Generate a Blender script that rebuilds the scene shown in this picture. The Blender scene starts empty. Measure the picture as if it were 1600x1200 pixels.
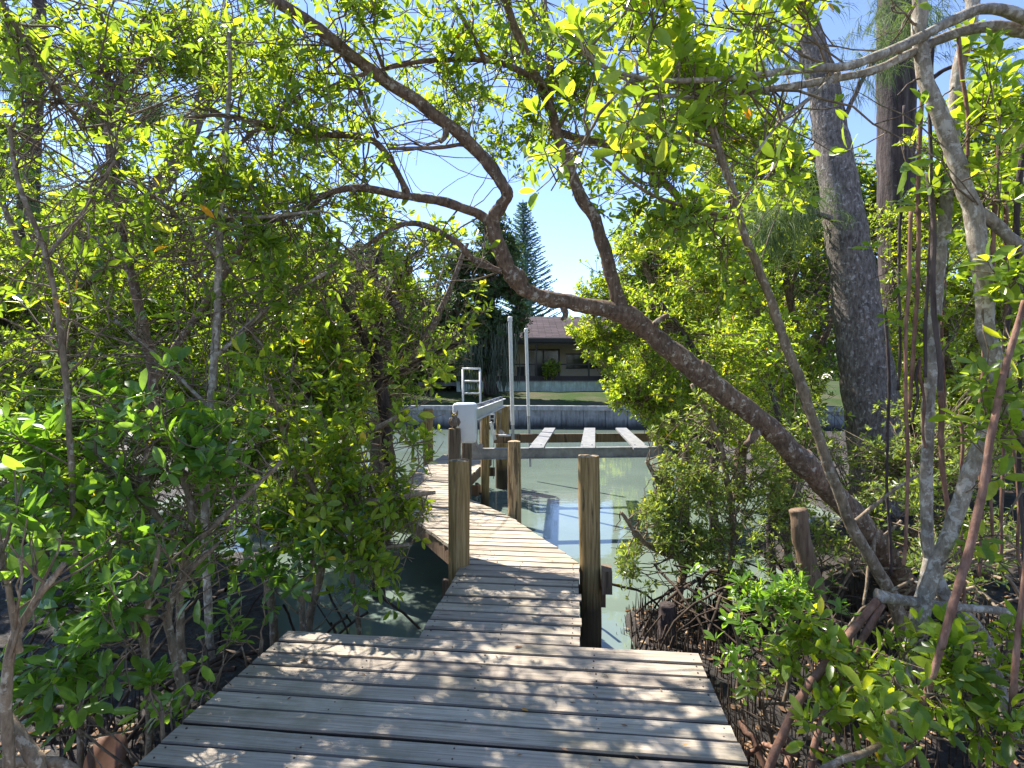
import bpy, bmesh, math, random
import numpy as np
from mathutils import Vector, Matrix

rng = np.random.default_rng(11)
random.seed(5)
F = 889.0
CZ = 1.69
HY = 590.0
scene = bpy.context.scene
COL = scene.collection

def W(px, py, d):
    return np.array([(px - 800.0) / F * d, d, CZ - (py - HY) / F * d])

SUN_AZ, SUN_EL = math.radians(46), math.radians(53)
SV = np.array([-math.sin(SUN_AZ) * math.cos(SUN_EL), math.cos(SUN_AZ) * math.cos(SUN_EL), math.sin(SUN_EL)])

# ------------------------------------------------------------------ basics
def tag(o, label=None, cat=None, group=None, kind=None):
    if label: o['label'] = label
    if cat: o['category'] = cat
    if group: o['group'] = group
    if kind: o['kind'] = kind
    return o

def empty(name, loc, label, cat, group=None):
    o = bpy.data.objects.new(name, None)
    o.empty_display_size = 0.2
    o.location = tuple(float(v) for v in loc)
    COL.objects.link(o)
    return tag(o, label, cat, group)

def link(name, me, mat, parent=None):
    if mat and not me.materials: me.materials.append(mat)
    o = bpy.data.objects.new(name, me)
    COL.objects.link(o)
    if parent:
        o.parent = parent
        o.matrix_parent_inverse = Matrix.Translation(parent.location).inverted()
    return o

def np_mesh(name, V, loops, starts, smooth=True):
    me = bpy.data.meshes.new(name)
    V = np.asarray(V, np.float32).reshape(-1, 3)
    me.vertices.add(len(V)); me.vertices.foreach_set('co', V.ravel())
    me.loops.add(len(loops)); me.loops.foreach_set('vertex_index', np.asarray(loops, np.int32))
    me.polygons.add(len(starts)); me.polygons.foreach_set('loop_start', np.asarray(starts, np.int32))
    me.polygons.foreach_set('use_smooth', np.full(len(starts), smooth, bool))
    me.update(calc_edges=True)
    return me

class MB:
    """collects polygons"""
    def __init__(s): s.v = []; s.f = []; s.t = []
    def add(s, V, Fs, tint=0.5):
        b = len(s.v); s.v += [tuple(float(c) for c in p) for p in V]
        for f in Fs: s.f.append([b + i for i in f]); s.t.append(tint)
    def box(s, c, h, rot=None, bev=0.0, tint=0.5):
        h = np.array(h, float); c = np.array(c, float)
        if bev <= 0:
            P = np.array([[x, y, z] for x in (-1, 1) for y in (-1, 1) for z in (-1, 1)]) * h
            Fs = [[0, 1, 3, 2], [4, 6, 7, 5], [0, 4, 5, 1], [2, 3, 7, 6], [0, 2, 6, 4], [1, 5, 7, 3]]
        else:
            bm = bmesh.new(); bmesh.ops.create_cube(bm, size=2)
            for v in bm.verts: v.co = Vector((v.co.x * h[0], v.co.y * h[1], v.co.z * h[2]))
            bmesh.ops.bevel(bm, geom=bm.edges[:], offset=bev, segments=2, affect='EDGES', profile=.5)
            P = np.array([v.co[:] for v in bm.verts]); Fs = [[v.index for v in f.verts] for f in bm.faces]
            bm.free()
        if rot is not None: P = P @ np.array(rot).T
        s.add(P + c, Fs, tint)
    def beam(s, a, b, w, h, bev=0, up=(0, 0, 1)):
        a = np.array(a, float); b = np.array(b, float); d = b - a; L = np.linalg.norm(d); d /= L
        sd = np.cross(d, up); sd /= np.linalg.norm(sd); u = np.cross(sd, d)
        s.box((a + b) / 2, (L / 2, w / 2, h / 2), np.array([d, sd, u]).T, bev)
    def tube(s, P, R, K=8, cap=True):
        V, l, st = tubes(np.array([P], float), np.array([R], float), K, cap)
        ends = list(st[1:]) + [len(l)]
        s.add(V, [list(l[a:b]) for a, b in zip(st, ends)])
    def build(s, name, mat, parent=None, smooth=False, autos=None):
        me = bpy.data.meshes.new(name); me.from_pydata(s.v, [], s.f)
        at = me.attributes.new('tint', 'FLOAT', 'FACE'); at.data.foreach_set('value', np.array(s.t, np.float32))
        if smooth: me.polygons.foreach_set('use_smooth', [True] * len(me.polygons))
        me.update()
        o = link(name, me, mat, parent)
        if autos:
            me.set_sharp_from_angle(angle=math.radians(autos))
        return o

def tubes(P, R, K=3, cap=False):
    """batch of N tubes, each with M points"""
    N, M, _ = P.shape
    T = np.empty_like(P); T[:, 1:-1] = P[:, 2:] - P[:, :-2]; T[:, 0] = P[:, 1] - P[:, 0]; T[:, -1] = P[:, -1] - P[:, -2]
    T /= np.linalg.norm(T, axis=2, keepdims=True) + 1e-9
    ov = P[:, -1] - P[:, 0]; ov /= np.linalg.norm(ov, axis=1, keepdims=True) + 1e-9
    ref = np.where(np.abs(ov[:, 2:3]) > .8, np.array([[1., 0, 0]]), np.array([[0, 0, 1.]]))
    A = np.cross(T, ref[:, None, :]); A /= np.linalg.norm(A, axis=2, keepdims=True) + 1e-9
    B = np.cross(T, A)
    ang = np.arange(K) * 2 * math.pi / K
    V = P[:, :, None, :] + R[:, :, None, None] * (A[:, :, None, :] * np.cos(ang)[None, None, :, None] + B[:, :, None, :] * np.sin(ang)[None, None, :, None])
    V = V.reshape(-1, 3)
    k = np.arange(K); k2 = (k + 1) % K
    m = np.arange(M - 1)[:, None] * K
    q = np.stack([m + k, m + k2, m + K + k2, m + K + k], -1).reshape(-1, 4)
    base = (np.arange(N) * M * K)[:, None, None]
    Q = (q[None] + base).reshape(-1)
    st = np.arange(N * len(q)) * 4
    if cap:
        c1 = (np.arange(K)[::-1][None] + (np.arange(N) * M * K)[:, None])
        c2 = (np.arange(K)[None] + (np.arange(N) * M * K + (M - 1) * K)[:, None])
        ex = np.concatenate([c1, c2]).reshape(-1)
        st = np.concatenate([st, len(Q) + np.arange(2 * N) * K]); Q = np.concatenate([Q, ex])
    return V, Q, st

def catmull(P, n=8):
    P = np.array(P, float)
    if len(P) < 3:
        t = np.linspace(0, 1, n + 1)[:, None]; return P[0] * (1 - t) + P[-1] * t
    Q = np.vstack([2 * P[0] - P[1], P, 2 * P[-1] - P[-2]]); out = []
    for i in range(1, len(Q) - 2):
        p0, p1, p2, p3 = Q[i - 1:i + 3]
        for t in np.arange(n) / n:
            out.append(.5 * (2 * p1 + (p2 - p0) * t + (2 * p0 - 5 * p1 + 4 * p2 - p3) * t * t + (3 * p1 - p0 - 3 * p2 + p3) * t ** 3))
    out.append(P[-1]); return np.array(out)

def vnoise(p, s=1.0, seed=0):
    """cheap smooth pseudo noise from summed sines, -1..1"""
    p = np.asarray(p) * s + seed * 7.3
    return (np.sin(p[..., 0] * 1.7 + 2.1 * np.sin(p[..., 1] * 1.3 + p[..., 2])) + np.sin(p[..., 1] * 2.3 + 1.7 * np.sin(p[..., 2] * 1.9 + p[..., 0] * .7))
            + np.sin(p[..., 2] * 2.9 + 1.3 * np.sin(p[..., 0] * 2.1))) / 3

# ------------------------------------------------------------------ materials
def new_mat(name):
    m = bpy.data.materials.new(name); m.use_nodes = True
    nt = m.node_tree; nt.nodes.clear()
    out = nt.nodes.new('ShaderNodeOutputMaterial')
    return m, nt, out
def N(nt, t, **kw):
    n = nt.nodes.new(t)
    for k, v in kw.items():
        if k in n.inputs: n.inputs[k].default_value = v
        else: setattr(n, k, v)
    return n
def ramp(nt, fac, stops, interp='LINEAR'):
    r = nt.nodes.new('ShaderNodeValToRGB'); r.color_ramp.interpolation = interp
    e = r.color_ramp.elements
    while len(e) < len(stops): e.new(.5)
    for i, (p, c) in enumerate(stops):
        e[i].position = p; e[i].color = (*c, 1) if len(c) == 3 else c
    nt.links.new(fac, r.inputs[0]); return r.outputs[0]
def noise(nt, vec, scale, detail=4, rough=.6, dist=0):
    n = N(nt, 'ShaderNodeTexNoise', Scale=scale, Detail=detail, Roughness=rough, Distortion=dist)
    nt.links.new(vec, n.inputs['Vector']); return n.outputs[0]
def coords(nt, sc=(1, 1, 1), attr=None):
    if attr:
        t = N(nt, 'ShaderNodeAttribute', attribute_name=attr); o = t.outputs['Vector']
    else:
        t = nt.nodes.new('ShaderNodeTexCoord'); o = t.outputs['Object']
    mp = nt.nodes.new('ShaderNodeMapping'); mp.inputs['Scale'].default_value = sc
    nt.links.new(o, mp.inputs[0]); return mp.outputs[0]
def mixc(nt, fac, a, b, mode='MIX'):
    m = nt.nodes.new('ShaderNodeMix'); m.data_type = 'RGBA'; m.blend_type = mode
    for i, v in ((0, fac), (6, a), (7, b)):
        if hasattr(v, 'is_linked'): nt.links.new(v, m.inputs[i])
        else: m.inputs[i].default_value = (*v, 1) if isinstance(v, tuple) and len(v) == 3 else v
    return m.outputs[2]
def mathn(nt, op, a, b=0.0, clamp=False):
    m = nt.nodes.new('ShaderNodeMath'); m.operation = op; m.use_clamp = clamp
    for i, v in ((0, a), (1, b)):
        if hasattr(v, 'is_linked'): nt.links.new(v, m.inputs[i])
        else: m.inputs[i].default_value = v
    return m.outputs[0]
def principled(nt, out, col, rough=.7, metal=0, spec=.5, bump=None, bstr=.5, bdist=.01):
    p = nt.nodes.new('ShaderNodeBsdfPrincipled')
    for nm, v in (('Base Color', col), ('Roughness', rough), ('Metallic', metal), ('Specular IOR Level', spec)):
        if hasattr(v, 'is_linked'): nt.links.new(v, p.inputs[nm])
        else: p.inputs[nm].default_value = (*v, 1) if isinstance(v, tuple) else v
    if bump is not None:
        b = N(nt, 'ShaderNodeBump', Strength=bstr, Distance=bdist); nt.links.new(bump, b.inputs['Height']); nt.links.new(b.outputs[0], p.inputs['Normal'])
    nt.links.new(p.outputs[0], out.inputs[0]); return p

def leaf_mat(name, stops, trans, tfac=.42, rough=.38, gloss=.5):
    m, nt, out = new_mat(name)
    a = N(nt, 'ShaderNodeAttribute', attribute_name='tint')
    c = ramp(nt, a.outputs['Fac'], stops)
    nz = noise(nt, coords(nt), 38, 2)
    c2 = mixc(nt, .35, c, mixc(nt, 1.0, c, ramp(nt, nz, [(.3, (.55, .55, .55)), (.7, (1.4, 1.4, 1.3))]), 'MULTIPLY'))
    p = nt.nodes.new('ShaderNodeBsdfPrincipled'); nt.links.new(c2, p.inputs['Base Color'])
    p.inputs['Roughness'].default_value = rough; p.inputs['Specular IOR Level'].default_value = gloss
    t = nt.nodes.new('ShaderNodeBsdfTranslucent'); nt.links.new(mixc(nt, 1.0, c2, trans, 'MULTIPLY'), t.inputs[0])
    mx = nt.nodes.new('ShaderNodeMixShader'); mx.inputs[0].default_value = tfac
    nt.links.new(p.outputs[0], mx.inputs[1]); nt.links.new(t.outputs[0], mx.inputs[2]); nt.links.new(mx.outputs[0], out.inputs[0])
    return m
Y1 = (.45, .42, .03); OR = (.42, .17, .02)
LEAF_A = leaf_mat('mangrove_leaf', [(0, (.055, .10, .018)), (.45, (.10, .175, .024)), (.85, (.165, .25, .03)), (.965, (.24, .30, .03)), (.985, Y1), (1, OR)], (3.5, 2.9, 1.2), tfac=.52, rough=.3, gloss=.6)
LEAF_B = leaf_mat('glossy_leaf', [(0, (.05, .11, .025)), (.5, (.09, .175, .035)), (.9, (.14, .24, .045)), (.985, (.19, .26, .03)), (1, Y1)], (3.4, 3.1, 1.1), tfac=.5, rough=.28, gloss=.6)
LEAF_C = leaf_mat('small_leaf', [(0, (.08, .12, .035)), (.5, (.13, .19, .05)), (.9, (.19, .25, .065)), (1, (.3, .3, .08))], (2.9, 2.6, 1.2), tfac=.48, rough=.36)
LEAF_D = leaf_mat('dark_leaf', [(0, (.025, .05, .018)), (.5, (.045, .085, .025)), (1, (.09, .13, .03))], (2.4, 2.3, 1.1), tfac=.3, rough=.5)
LEAF_N = leaf_mat('needle_foliage', [(0, (.06, .10, .05)), (.5, (.10, .15, .06)), (1, (.17, .21, .08))], (2.2, 2.2, 1.2), tfac=.3, rough=.6, gloss=.2)
LEAF_NP = leaf_mat('pine_foliage', [(0, (.06, .11, .09)), (1, (.10, .17, .13))], (1.8, 2, 1.2), tfac=.2, rough=.6, gloss=.2)  # distance haze put into the paler, bluish foliage colour
MOSS = leaf_mat('hanging_moss_grey', [(0, (.07, .085, .06)), (1, (.17, .19, .14))], (1.3, 1.4, 1.2), tfac=.3, rough=.9, gloss=.1)
DRY = leaf_mat('dry_leaf', [(0, (.16, .09, .05)), (.6, (.3, .17, .09)), (1, (.42, .3, .18))], (1.3, 1.0, .7), tfac=.2, rough=.6, gloss=.3)
DRYB = leaf_mat('rusty_brown_leaf', [(0, (.14, .065, .035)), (1, (.15, .07, .04))], (1.2, .9, .6), tfac=.15, rough=.6, gloss=.3)
YEL = leaf_mat('yellow_leaf', [(0, (.55, .22, .03)), (1, (.65, .4, .05))], (1.3, 1.1, .5), tfac=.3, rough=.4)

def bark_mat(name, dark, mid, pale, lichen, lamt=.55, sc=1.0, zs=.35, b=.6, bd=.012):
    m, nt, out = new_mat(name)
    v = coords(nt, (1, 1, zs))
    n1 = noise(nt, v, 26 * sc, 6, .7); n2 = noise(nt, coords(nt), 3.5 * sc, 3)
    c = ramp(nt, n1, [(.3, dark), (.5, mid), (.72, pale)])
    lic = noise(nt, coords(nt), 13 * sc, 5, .65, .4)
    lm = ramp(nt, lic, [(lamt, (0, 0, 0)), (lamt + .07, (1, 1, 1))])
    c = mixc(nt, mathn(nt, 'MULTIPLY', lm, .75), c, lichen)
    c = mixc(nt, .5, c, mixc(nt, 1., c, ramp(nt, n2, [(.32, (.42, .42, .42)), (.68, (1.5, 1.42, 1.35))]), 'MULTIPLY'))
    h = mathn(nt, 'ADD', n1, mathn(nt, 'MULTIPLY', lic, .5))
    principled(nt, out, c, .85, 0, .25, h, b, bd)
    return m
BARK_BROWN = bark_mat('brown_bark', (.06, .035, .025), (.15, .10, .07), (.26, .19, .14), (.46, .42, .35), .565, 1.5)
BARK_PALE = bark_mat('pale_bark', (.13, .10, .075), (.27, .23, .18), (.40, .36, .30), (.54, .51, .45), .52, 1.7)
BARK_TAN = bark_mat('tan_bark', (.09, .065, .045), (.20, .15, .10), (.32, .26, .19), (.45, .41, .32), .56, 1.6)
BARK_GREY = bark_mat('grey_bark', (.045, .036, .032), (.15, .125, .11), (.30, .265, .24), (.44, .41, .38), .57, 1.1, .35, 1.0, .03)
BARK_DARK = bark_mat('dark_furrowed_bark', (.02, .015, .014), (.07, .052, .05), (.16, .13, .12), (.25, .22, .21), .64, .4, .12, 1.0, .05)
TWIG = bark_mat('twig_bark', (.07, .05, .035), (.16, .12, .08), (.27, .22, .16), (.34, .3, .24), .58)
ROOT = bark_mat('reddish_root', (.10, .05, .035), (.21, .115, .08), (.32, .20, .15), (.38, .3, .24), .66)
DARKROOT = bark_mat('muddy_root', (.025, .018, .013), (.06, .042, .03), (.12, .09, .07), (.2, .17, .14), .64)

def deck_mat():
    m, nt, out = new_mat('weathered_deck_wood')
    v = coords(nt, (2.0, 85, 85), 'gp'); v2 = coords(nt, (.7, 13, 13), 'gp')
    g = noise(nt, v, 1.0, 8, .72, .35); g2 = noise(nt, v2, 1.0, 4, .6, .5)
    g3 = noise(nt, coords(nt, (1, 1, 1)), 2.2, 5, .65)
    t = N(nt, 'ShaderNodeAttribute', attribute_name='tint').outputs['Fac']
    c = ramp(nt, g, [(.26, (.12, .10, .09)), (.38, (.30, .255, .20)), (.54, (.45, .39, .315)), (.72, (.58, .52, .44))])
    c = mixc(nt, .55, c, mixc(nt, 1., c, ramp(nt, g2, [(.32, (.62, .58, .55)), (.46, (.98, .97, .95)), (.7, (1.2, 1.18, 1.16))]), 'MULTIPLY'))
    c = mixc(nt, .8, c, mixc(nt, 1., c, ramp(nt, t, [(0, (.66, .63, .63)), (.35, (.95, .92, .90)), (.7, (1.05, 1.0, .95)), (1, (1.22, 1.2, 1.15))]), 'MULTIPLY'))
    mil = ramp(nt, mathn(nt, 'ADD', mathn(nt, 'MULTIPLY', g3, .7), mathn(nt, 'MULTIPLY', g2, .35)), [(.52, (0, 0, 0)), (.66, (1, 1, 1))])
    c = mixc(nt, mathn(nt, 'MULTIPLY', mil, .55), c, (.17, .15, .08))
    gap_shade = mathn(nt, 'MULTIPLY', t, -1.0, True)
    c = mixc(nt, gap_shade, c, (.035, .027, .02))  # shade of the gaps painted dark onto board sides and chamfers
    # knots
    vo = N(nt, 'ShaderNodeTexVoronoi', Scale=1.0, Randomness=1.0); nt.links.new(coords(nt, (1.6, 9, 9), 'gp'), vo.inputs['Vector'])
    kn = ramp(nt, vo.outputs['Distance'], [(.06, (1, 1, 1)), (.16, (0, 0, 0))])
    c = mixc(nt, mathn(nt, 'MULTIPLY', kn, .7), c, (.09, .06, .045))
    h = mathn(nt, 'ADD', g, mathn(nt, 'MULTIPLY', kn, -.3))
    principled(nt, out, c, .78, 0, .3, h, .75, .006)
    return m
DECK = deck_mat()

def pile_mat(name, cols, crack=.42, wet_z=-.15):
    m, nt, out = new_mat(name)
    v = coords(nt, (55, 55, 2.4)); v2 = coords(nt, (13, 13, 1.3))
    g = noise(nt, v, 1., 6, .65, .2); g2 = noise(nt, v2, 1., 5, .65, .5)
    c = ramp(nt, g, [(.28, cols[0]), (.5, cols[1]), (.75, cols[2])])
    ck = ramp(nt, g2, [(crack - .05, (1, 1, 1)), (crack, (0, 0, 0))])
    c = mixc(nt, mathn(nt, 'MULTIPLY', ck, .8), c, (.05, .035, .02))
    geo = nt.nodes.new('ShaderNodeNewGeometry'); sx = nt.nodes.new('ShaderNodeSeparateXYZ'); nt.links.new(geo.outputs['Position'], sx.inputs[0])
    z = mathn(nt, 'ADD', sx.outputs[2], mathn(nt, 'MULTIPLY', g2, .35))
    wm = nt.nodes.new('ShaderNodeMapRange'); wm.inputs[1].default_value = wet_z + .16; wm.inputs[2].default_value = wet_z - .06
    nt.links.new(z, wm.inputs[0])
    c = mixc(nt, mathn(nt, 'MULTIPLY', wm.outputs[0], .88), c, (.03, .024, .018))
    principled(nt, out, c, .75, 0, .3, mathn(nt, 'ADD', g, g2), .6, .008)
    return m
PILE = pile_mat('treated_piling_wood', [(.10, .062, .022), (.27, .18, .075), (.44, .33, .17)], .40)
PILE_OLD = pile_mat('weathered_piling_wood', [(.13, .075, .035), (.38, .27, .15), (.58, .47, .31)], .49)
PILE_DARK = pile_mat('dark_piling_wood', [(.05, .038, .028), (.13, .10, .075), (.22, .18, .14)], .45)
BEAMW = pile_mat('brown_timber', [(.09, .055, .035), (.17, .11, .07), (.25, .18, .12)], .42, -.3)

def simple(name, col, rough=.6, metal=0, var=.2, sc=8, bump=.1):
    m, nt, out = new_mat(name)
    n = noise(nt, coords(nt), sc, 5, .65)
    lo = tuple(c * (1 - var) for c in col); hi = tuple(min(.9, c * (1 + var)) for c in col)
    principled(nt, out, ramp(nt, n, [(.3, lo), (.7, hi)]), rough, metal, .5, n, bump, .01)
    return m
PVC = simple('white_pipe_plastic', (.72, .71, .68), .4, 0, .08, 5)
PVCG = simple('grey_pipe_sleeve', (.35, .35, .36), .5)
ALU = simple('aluminium', (.27, .265, .26), .5, .35, .35, 9)
ALUW = simple('pale_aluminium', (.66, .67, .68), .4, .35, .1, 6)
COVER = simple('white_plastic_cover', (.66, .70, .76), .38, 0, .07, 3)
BUNK = simple('grey_bunk_board', (.20, .20, .205), .85, 0, .35, 11, .4)
STEEL = simple('steel_cable', (.22, .22, .23), .4, .8)
OWLM = simple('mottled_owl_plastic', (.16, .13, .11), .6, 0, .7, 60)
OWLE = simple('yellow_owl_eye', (.7, .5, .05), .3)
BOXM = simple('pale_outlet_plastic', (.6, .6, .58), .5)
BLACK = simple('dark_trim', (.02, .02, .022), .6)
ROOFF = None
def concrete(name, base, stain_lo, wz0, wz1):
    m, nt, out = new_mat(name)
    n = noise(nt, coords(nt), 3, 6, .7); v = noise(nt, coords(nt, (3, 3, .5)), 2.2, 5, .7)
    c = ramp(nt, n, [(.3, tuple(x * .7 for x in base)), (.7, tuple(x * 1.15 for x in base))])
    c = mixc(nt, .6, c, mixc(nt, 1., c, ramp(nt, v, [(.35, (.5, .5, .48)), (.6, (1.15, 1.15, 1.15))]), 'MULTIPLY'))
    geo = nt.nodes.new('ShaderNodeNewGeometry'); sx = nt.nodes.new('ShaderNodeSeparateXYZ'); nt.links.new(geo.outputs['Position'], sx.inputs[0])
    z = mathn(nt, 'ADD', sx.outputs[2], mathn(nt, 'MULTIPLY', v, .4))
    wm = nt.nodes.new('ShaderNodeMapRange'); wm.inputs[1].default_value = wz0; wm.inputs[2].default_value = wz1
    nt.links.new(z, wm.inputs[0])
    c = mixc(nt, wm.outputs[0], c, stain_lo)
    principled(nt, out, c, .9, 0, .2, n, .4, .02)
    return m
SEAW = concrete('seawall_concrete', (.24, .24, .25), (.045, .045, .04), -.05, -.45)
CAPM = concrete('seawall_cap_concrete', (.30, .30, .31), (.3, .3, .3), -3, -4)
MINT = concrete('pale_mint_stucco', (.50, .60, .55), (.3, .34, .3), .95, .7)
CREAM = simple('cream_stucco', (.55, .50, .38), .9, 0, .1)
FRAMEM = simple('bronze_frame', (.035, .028, .025), .5)
DOORG = simple('dark_door_glass', (.03, .032, .036), .12, 0, .2)
CURT = simple('pale_curtain', (.35, .34, .32), .9)
KICK = simple('brown_kick_panel', (.05, .035, .03), .6)
STUCW = simple('pale_garden_stucco', (.62, .63, .60), .9)

def shingle():
    m, nt, out = new_mat('brown_shingles')
    b = N(nt, 'ShaderNodeTexBrick', Scale=1.0); b.inputs['Brick Width'].default_value = .9; b.inputs['Row Height'].default_value = .22; b.inputs['Mortar Size'].default_value = .03
    b.inputs['Color1'].default_value = (.042, .03, .033, 1); b.inputs['Color2'].default_value = (.10, .072, .078, 1); b.inputs['Mortar'].default_value = (.012, .01, .01, 1)
    nt.links.new(coords(nt, (1, 1, 1), 'gp'), b.inputs['Vector'])
    n = noise(nt, coords(nt), 5, 5)
    c = mixc(nt, .5, b.outputs[0], mixc(nt, 1., b.outputs[0], ramp(nt, n, [(.3, (.5, .5, .5)), (.7, (1.5, 1.4, 1.4))]), 'MULTIPLY'))
    principled(nt, out, c, .9, 0, .2, b.outputs[1], -.5, .02); return m
SHING = shingle()

def mud_mat():
    m, nt, out = new_mat('wet_mud')
    n = noise(nt, coords(nt), 9, 8, .75); n2 = noise(nt, coords(nt), 1.3, 4)
    c = ramp(nt, n, [(.32, (.008, .006, .005)), (.55, (.025, .019, .015)), (.78, (.08, .06, .05))])
    c = mixc(nt, ramp(nt, n2, [(.45, (0, 0, 0)), (.7, (.35, .35, .35))]), c, (.10, .065, .05))
    principled(nt, out, c, ramp(nt, n, [(.3, (.2, .2, .2)), (.6, (.8, .8, .8))]), 0, .5, n, 1.0, .05); return m
MUD = mud_mat()
def lawn_mat():
    m, nt, out = new_mat('lawn_grass')
    n = noise(nt, coords(nt), 22, 6, .8); n2 = noise(nt, coords(nt), .5, 5, .6)
    c = ramp(nt, n, [(.3, (.02, .04, .012)), (.7, (.065, .10, .03))])
    c = mixc(nt, ramp(nt, n2, [(.42, (0, 0, 0)), (.62, (.7, .7, .7))]), c, (.11, .09, .065))
    principled(nt, out, c, .95, 0, .1, n, .8, .05); return m
LAWN = lawn_mat()
SAND = simple('seabed_silt', (.1, .09, .06), .9)

def water_mat():
    m, nt, out = new_mat('murky_canal_water')
    n = noise(nt, coords(nt), .7, 4, .6); nb = noise(nt, coords(nt, (1, 1.6, 1)), 3.2, 3, .55)
    c = ramp(nt, n, [(.3, (.125, .162, .135)), (.7, (.155, .198, .165))])
    sp = N(nt, 'ShaderNodeTexVoronoi', Scale=7.0); nt.links.new(coords(nt), sp.inputs['Vector'])
    sm = ramp(nt, sp.outputs['Distance'], [(.035, (1, 1, 1)), (.06, (0, 0, 0))])
    c = mixc(nt, mathn(nt, 'MULTIPLY', sm, .5), c, (.4, .45, .38))
    principled(nt, out, c, .03, 0, .5, nb, .12, .012)
    return m
WATER = water_mat()
NAILM = simple('rusty_nail', (.05, .03, .02), .6)

# ------------------------------------------------------------------ camera, light, sky
cam = bpy.data.cameras.new('camera'); co = bpy.data.objects.new('camera', cam); COL.objects.link(co)
cam.sensor_width = 36; cam.lens = F / 1600 * 36; cam.shift_y = -10 / 1600; cam.clip_start = .05; cam.clip_end = 3000
co.location = (0, 0, CZ); co.rotation_euler = (math.radians(90), 0, 0); scene.camera = co
sl = bpy.data.lights.new('sun', 'SUN'); so = bpy.data.objects.new('sun', sl); COL.objects.link(so)
sl.energy = 5.0; sl.angle = math.radians(.55); sl.color = (1, .95, .86)
so.rotation_euler = Vector(SV).to_track_quat('Z', 'Y').to_euler(); so.location = (0, 0, 30)
w = bpy.data.worlds.new('World'); scene.world = w; w.use_nodes = True
wn = w.node_tree; bg = wn.nodes['Background']
sky = wn.nodes.new('ShaderNodeTexSky'); sky.sky_type = 'NISHITA'; sky.sun_disc = False
sky.sun_elevation = SUN_EL; sky.sun_rotation = -SUN_AZ
sky.air_density = .8; sky.dust_density = 0; sky.ozone_density = 2.0
wb = mixc(wn, 1.0, sky.outputs[0], (1.035, .98, 1.04), 'MULTIPLY'); wn.links.new(wb, bg.inputs[0]); bg.inputs[1].default_value = .125
vs = scene.view_settings; vs.view_transform = 'Standard'; vs.look = 'None'; vs.gamma = 1; vs.exposure = 1.42
cy = scene.cycles
cy.max_bounces = 5; cy.diffuse_bounces = 3; cy.glossy_bounces = 2; cy.transmission_bounces = 4; cy.transparent_max_bounces = 4
cy.sample_clamp_indirect = 6; cy.use_fast_gi = False

# ------------------------------------------------------------------ deck frame of reference
TH = math.radians(-6.5)
UA = np.array([math.cos(TH), math.sin(TH), 0]); VA = np.array([-math.sin(TH), math.cos(TH), 0])
def D(u, v, z=0): return UA * u + VA * v + np.array([0, 0, z])
def toUV(p): return p[..., 0] * UA[0] + p[..., 1] * UA[1], p[..., 0] * VA[0] + p[..., 1] * VA[1]

# ------------------------------------------------------------------ ground, water
def sstep(a, b, x):
    t = np.clip((x - a) / (b - a), 0, 1); return t * t * (3 - 2 * t)
def terrain(x, y):
    h = np.full_like(x, -1.5)
    left = sstep(-1.2, -2.0, x) * sstep(4.6, 3.6, y)
    h = np.maximum(h, -1.5 + .84 * left)
    lb = sstep(-5.5, -8, x) * sstep(22, 16, y); h = np.maximum(h, -1.5 + 1.3 * lb)
    lm = sstep(-.34, -.44, x / np.maximum(y, 1)) * sstep(9, 7.5, y); h = np.maximum(h, -1.5 + .86 * lm)
    r1 = sstep(.7, 1.25, x) * sstep(6.6, 5.7, y); h = np.maximum(h, -1.5 + .87 * r1)
    r2 = sstep(2.6, 3.8, x) * sstep(9.5, 8, y); h = np.maximum(h, -1.5 + (1.0 + .09 * np.clip(x - 3, 0, 8)) * r2)
    r3 = sstep(4.5, 7, x) * sstep(22, 18, y); h = np.maximum(h, -1.5 + 1.5 * r3)
    bk = sstep(2.0, .8, y); h = np.maximum(h, -1.5 + .86 * bk)
    p = np.stack([x, y, x * 0], -1)
    return h + .035 * vnoise(p, 3.1) + .02 * vnoise(p, 9, 2) + .012 * vnoise(p, 23, 4)
xs = np.concatenate([np.linspace(-30, -6, 30), np.linspace(-5.8, 6.6, 250), np.linspace(7, 30, 30)])
ys = np.concatenate([np.linspace(-8, 0, 12), np.linspace(.1, 10, 200), np.linspace(10.5, 27.0, 24)])
X, Yg = np.meshgrid(xs, ys); Z = terrain(X, Yg)
V = np.stack([X, Yg, Z], -1).reshape(-1, 3); nx = len(xs); ny = len(ys)
i = (np.arange(ny - 1)[:, None] * nx + np.arange(nx - 1)).reshape(-1)
q = np.stack([i, i + 1, i + nx + 1, i + nx], -1).reshape(-1)
o = link('mud_bank', np_mesh('mud_bank', V, q, np.arange(len(i)) * 4), MUD); o['kind'] = 'structure'
m = MB(); m.add([(-600, -300, -2.2), (600, -300, -2.2), (600, 1200, -2.2), (-600, 1200, -2.2)], [[0, 1, 2, 3]])
m.build('ground', SAND)['kind'] = 'structure'
m = MB(); m.add([(-90, -8, -.75), (90, -8, -.75), (90, 28.2, -.75), (-90, 28.2, -.75)], [[0, 1, 2, 3]])
m.build('water', WATER)['kind'] = 'structure'
def lawnh(x, y): return .26 + .55 * sstep(28, 36.5, y) + .5 * sstep(36.5, 48, y)
xs = np.linspace(-120, 120, 161); ys = np.concatenate([np.linspace(27.7, 50, 60), np.linspace(55, 700, 20)])
X, Yg = np.meshgrid(xs, ys); Z = lawnh(X, Yg) + .05 * vnoise(np.stack([X, Yg, X * 0], -1), .7)
nx = len(xs); ny = len(ys); i = (np.arange(ny - 1)[:, None] * nx + np.arange(nx - 1)).reshape(-1)
q = np.stack([i, i + 1, i + nx + 1, i + nx], -1).reshape(-1)
o = link('lawn', np_mesh('lawn', np.stack([X, Yg, Z], -1).reshape(-1, 3), q, np.arange(len(i)) * 4), LAWN); o['kind'] = 'structure'

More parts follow.
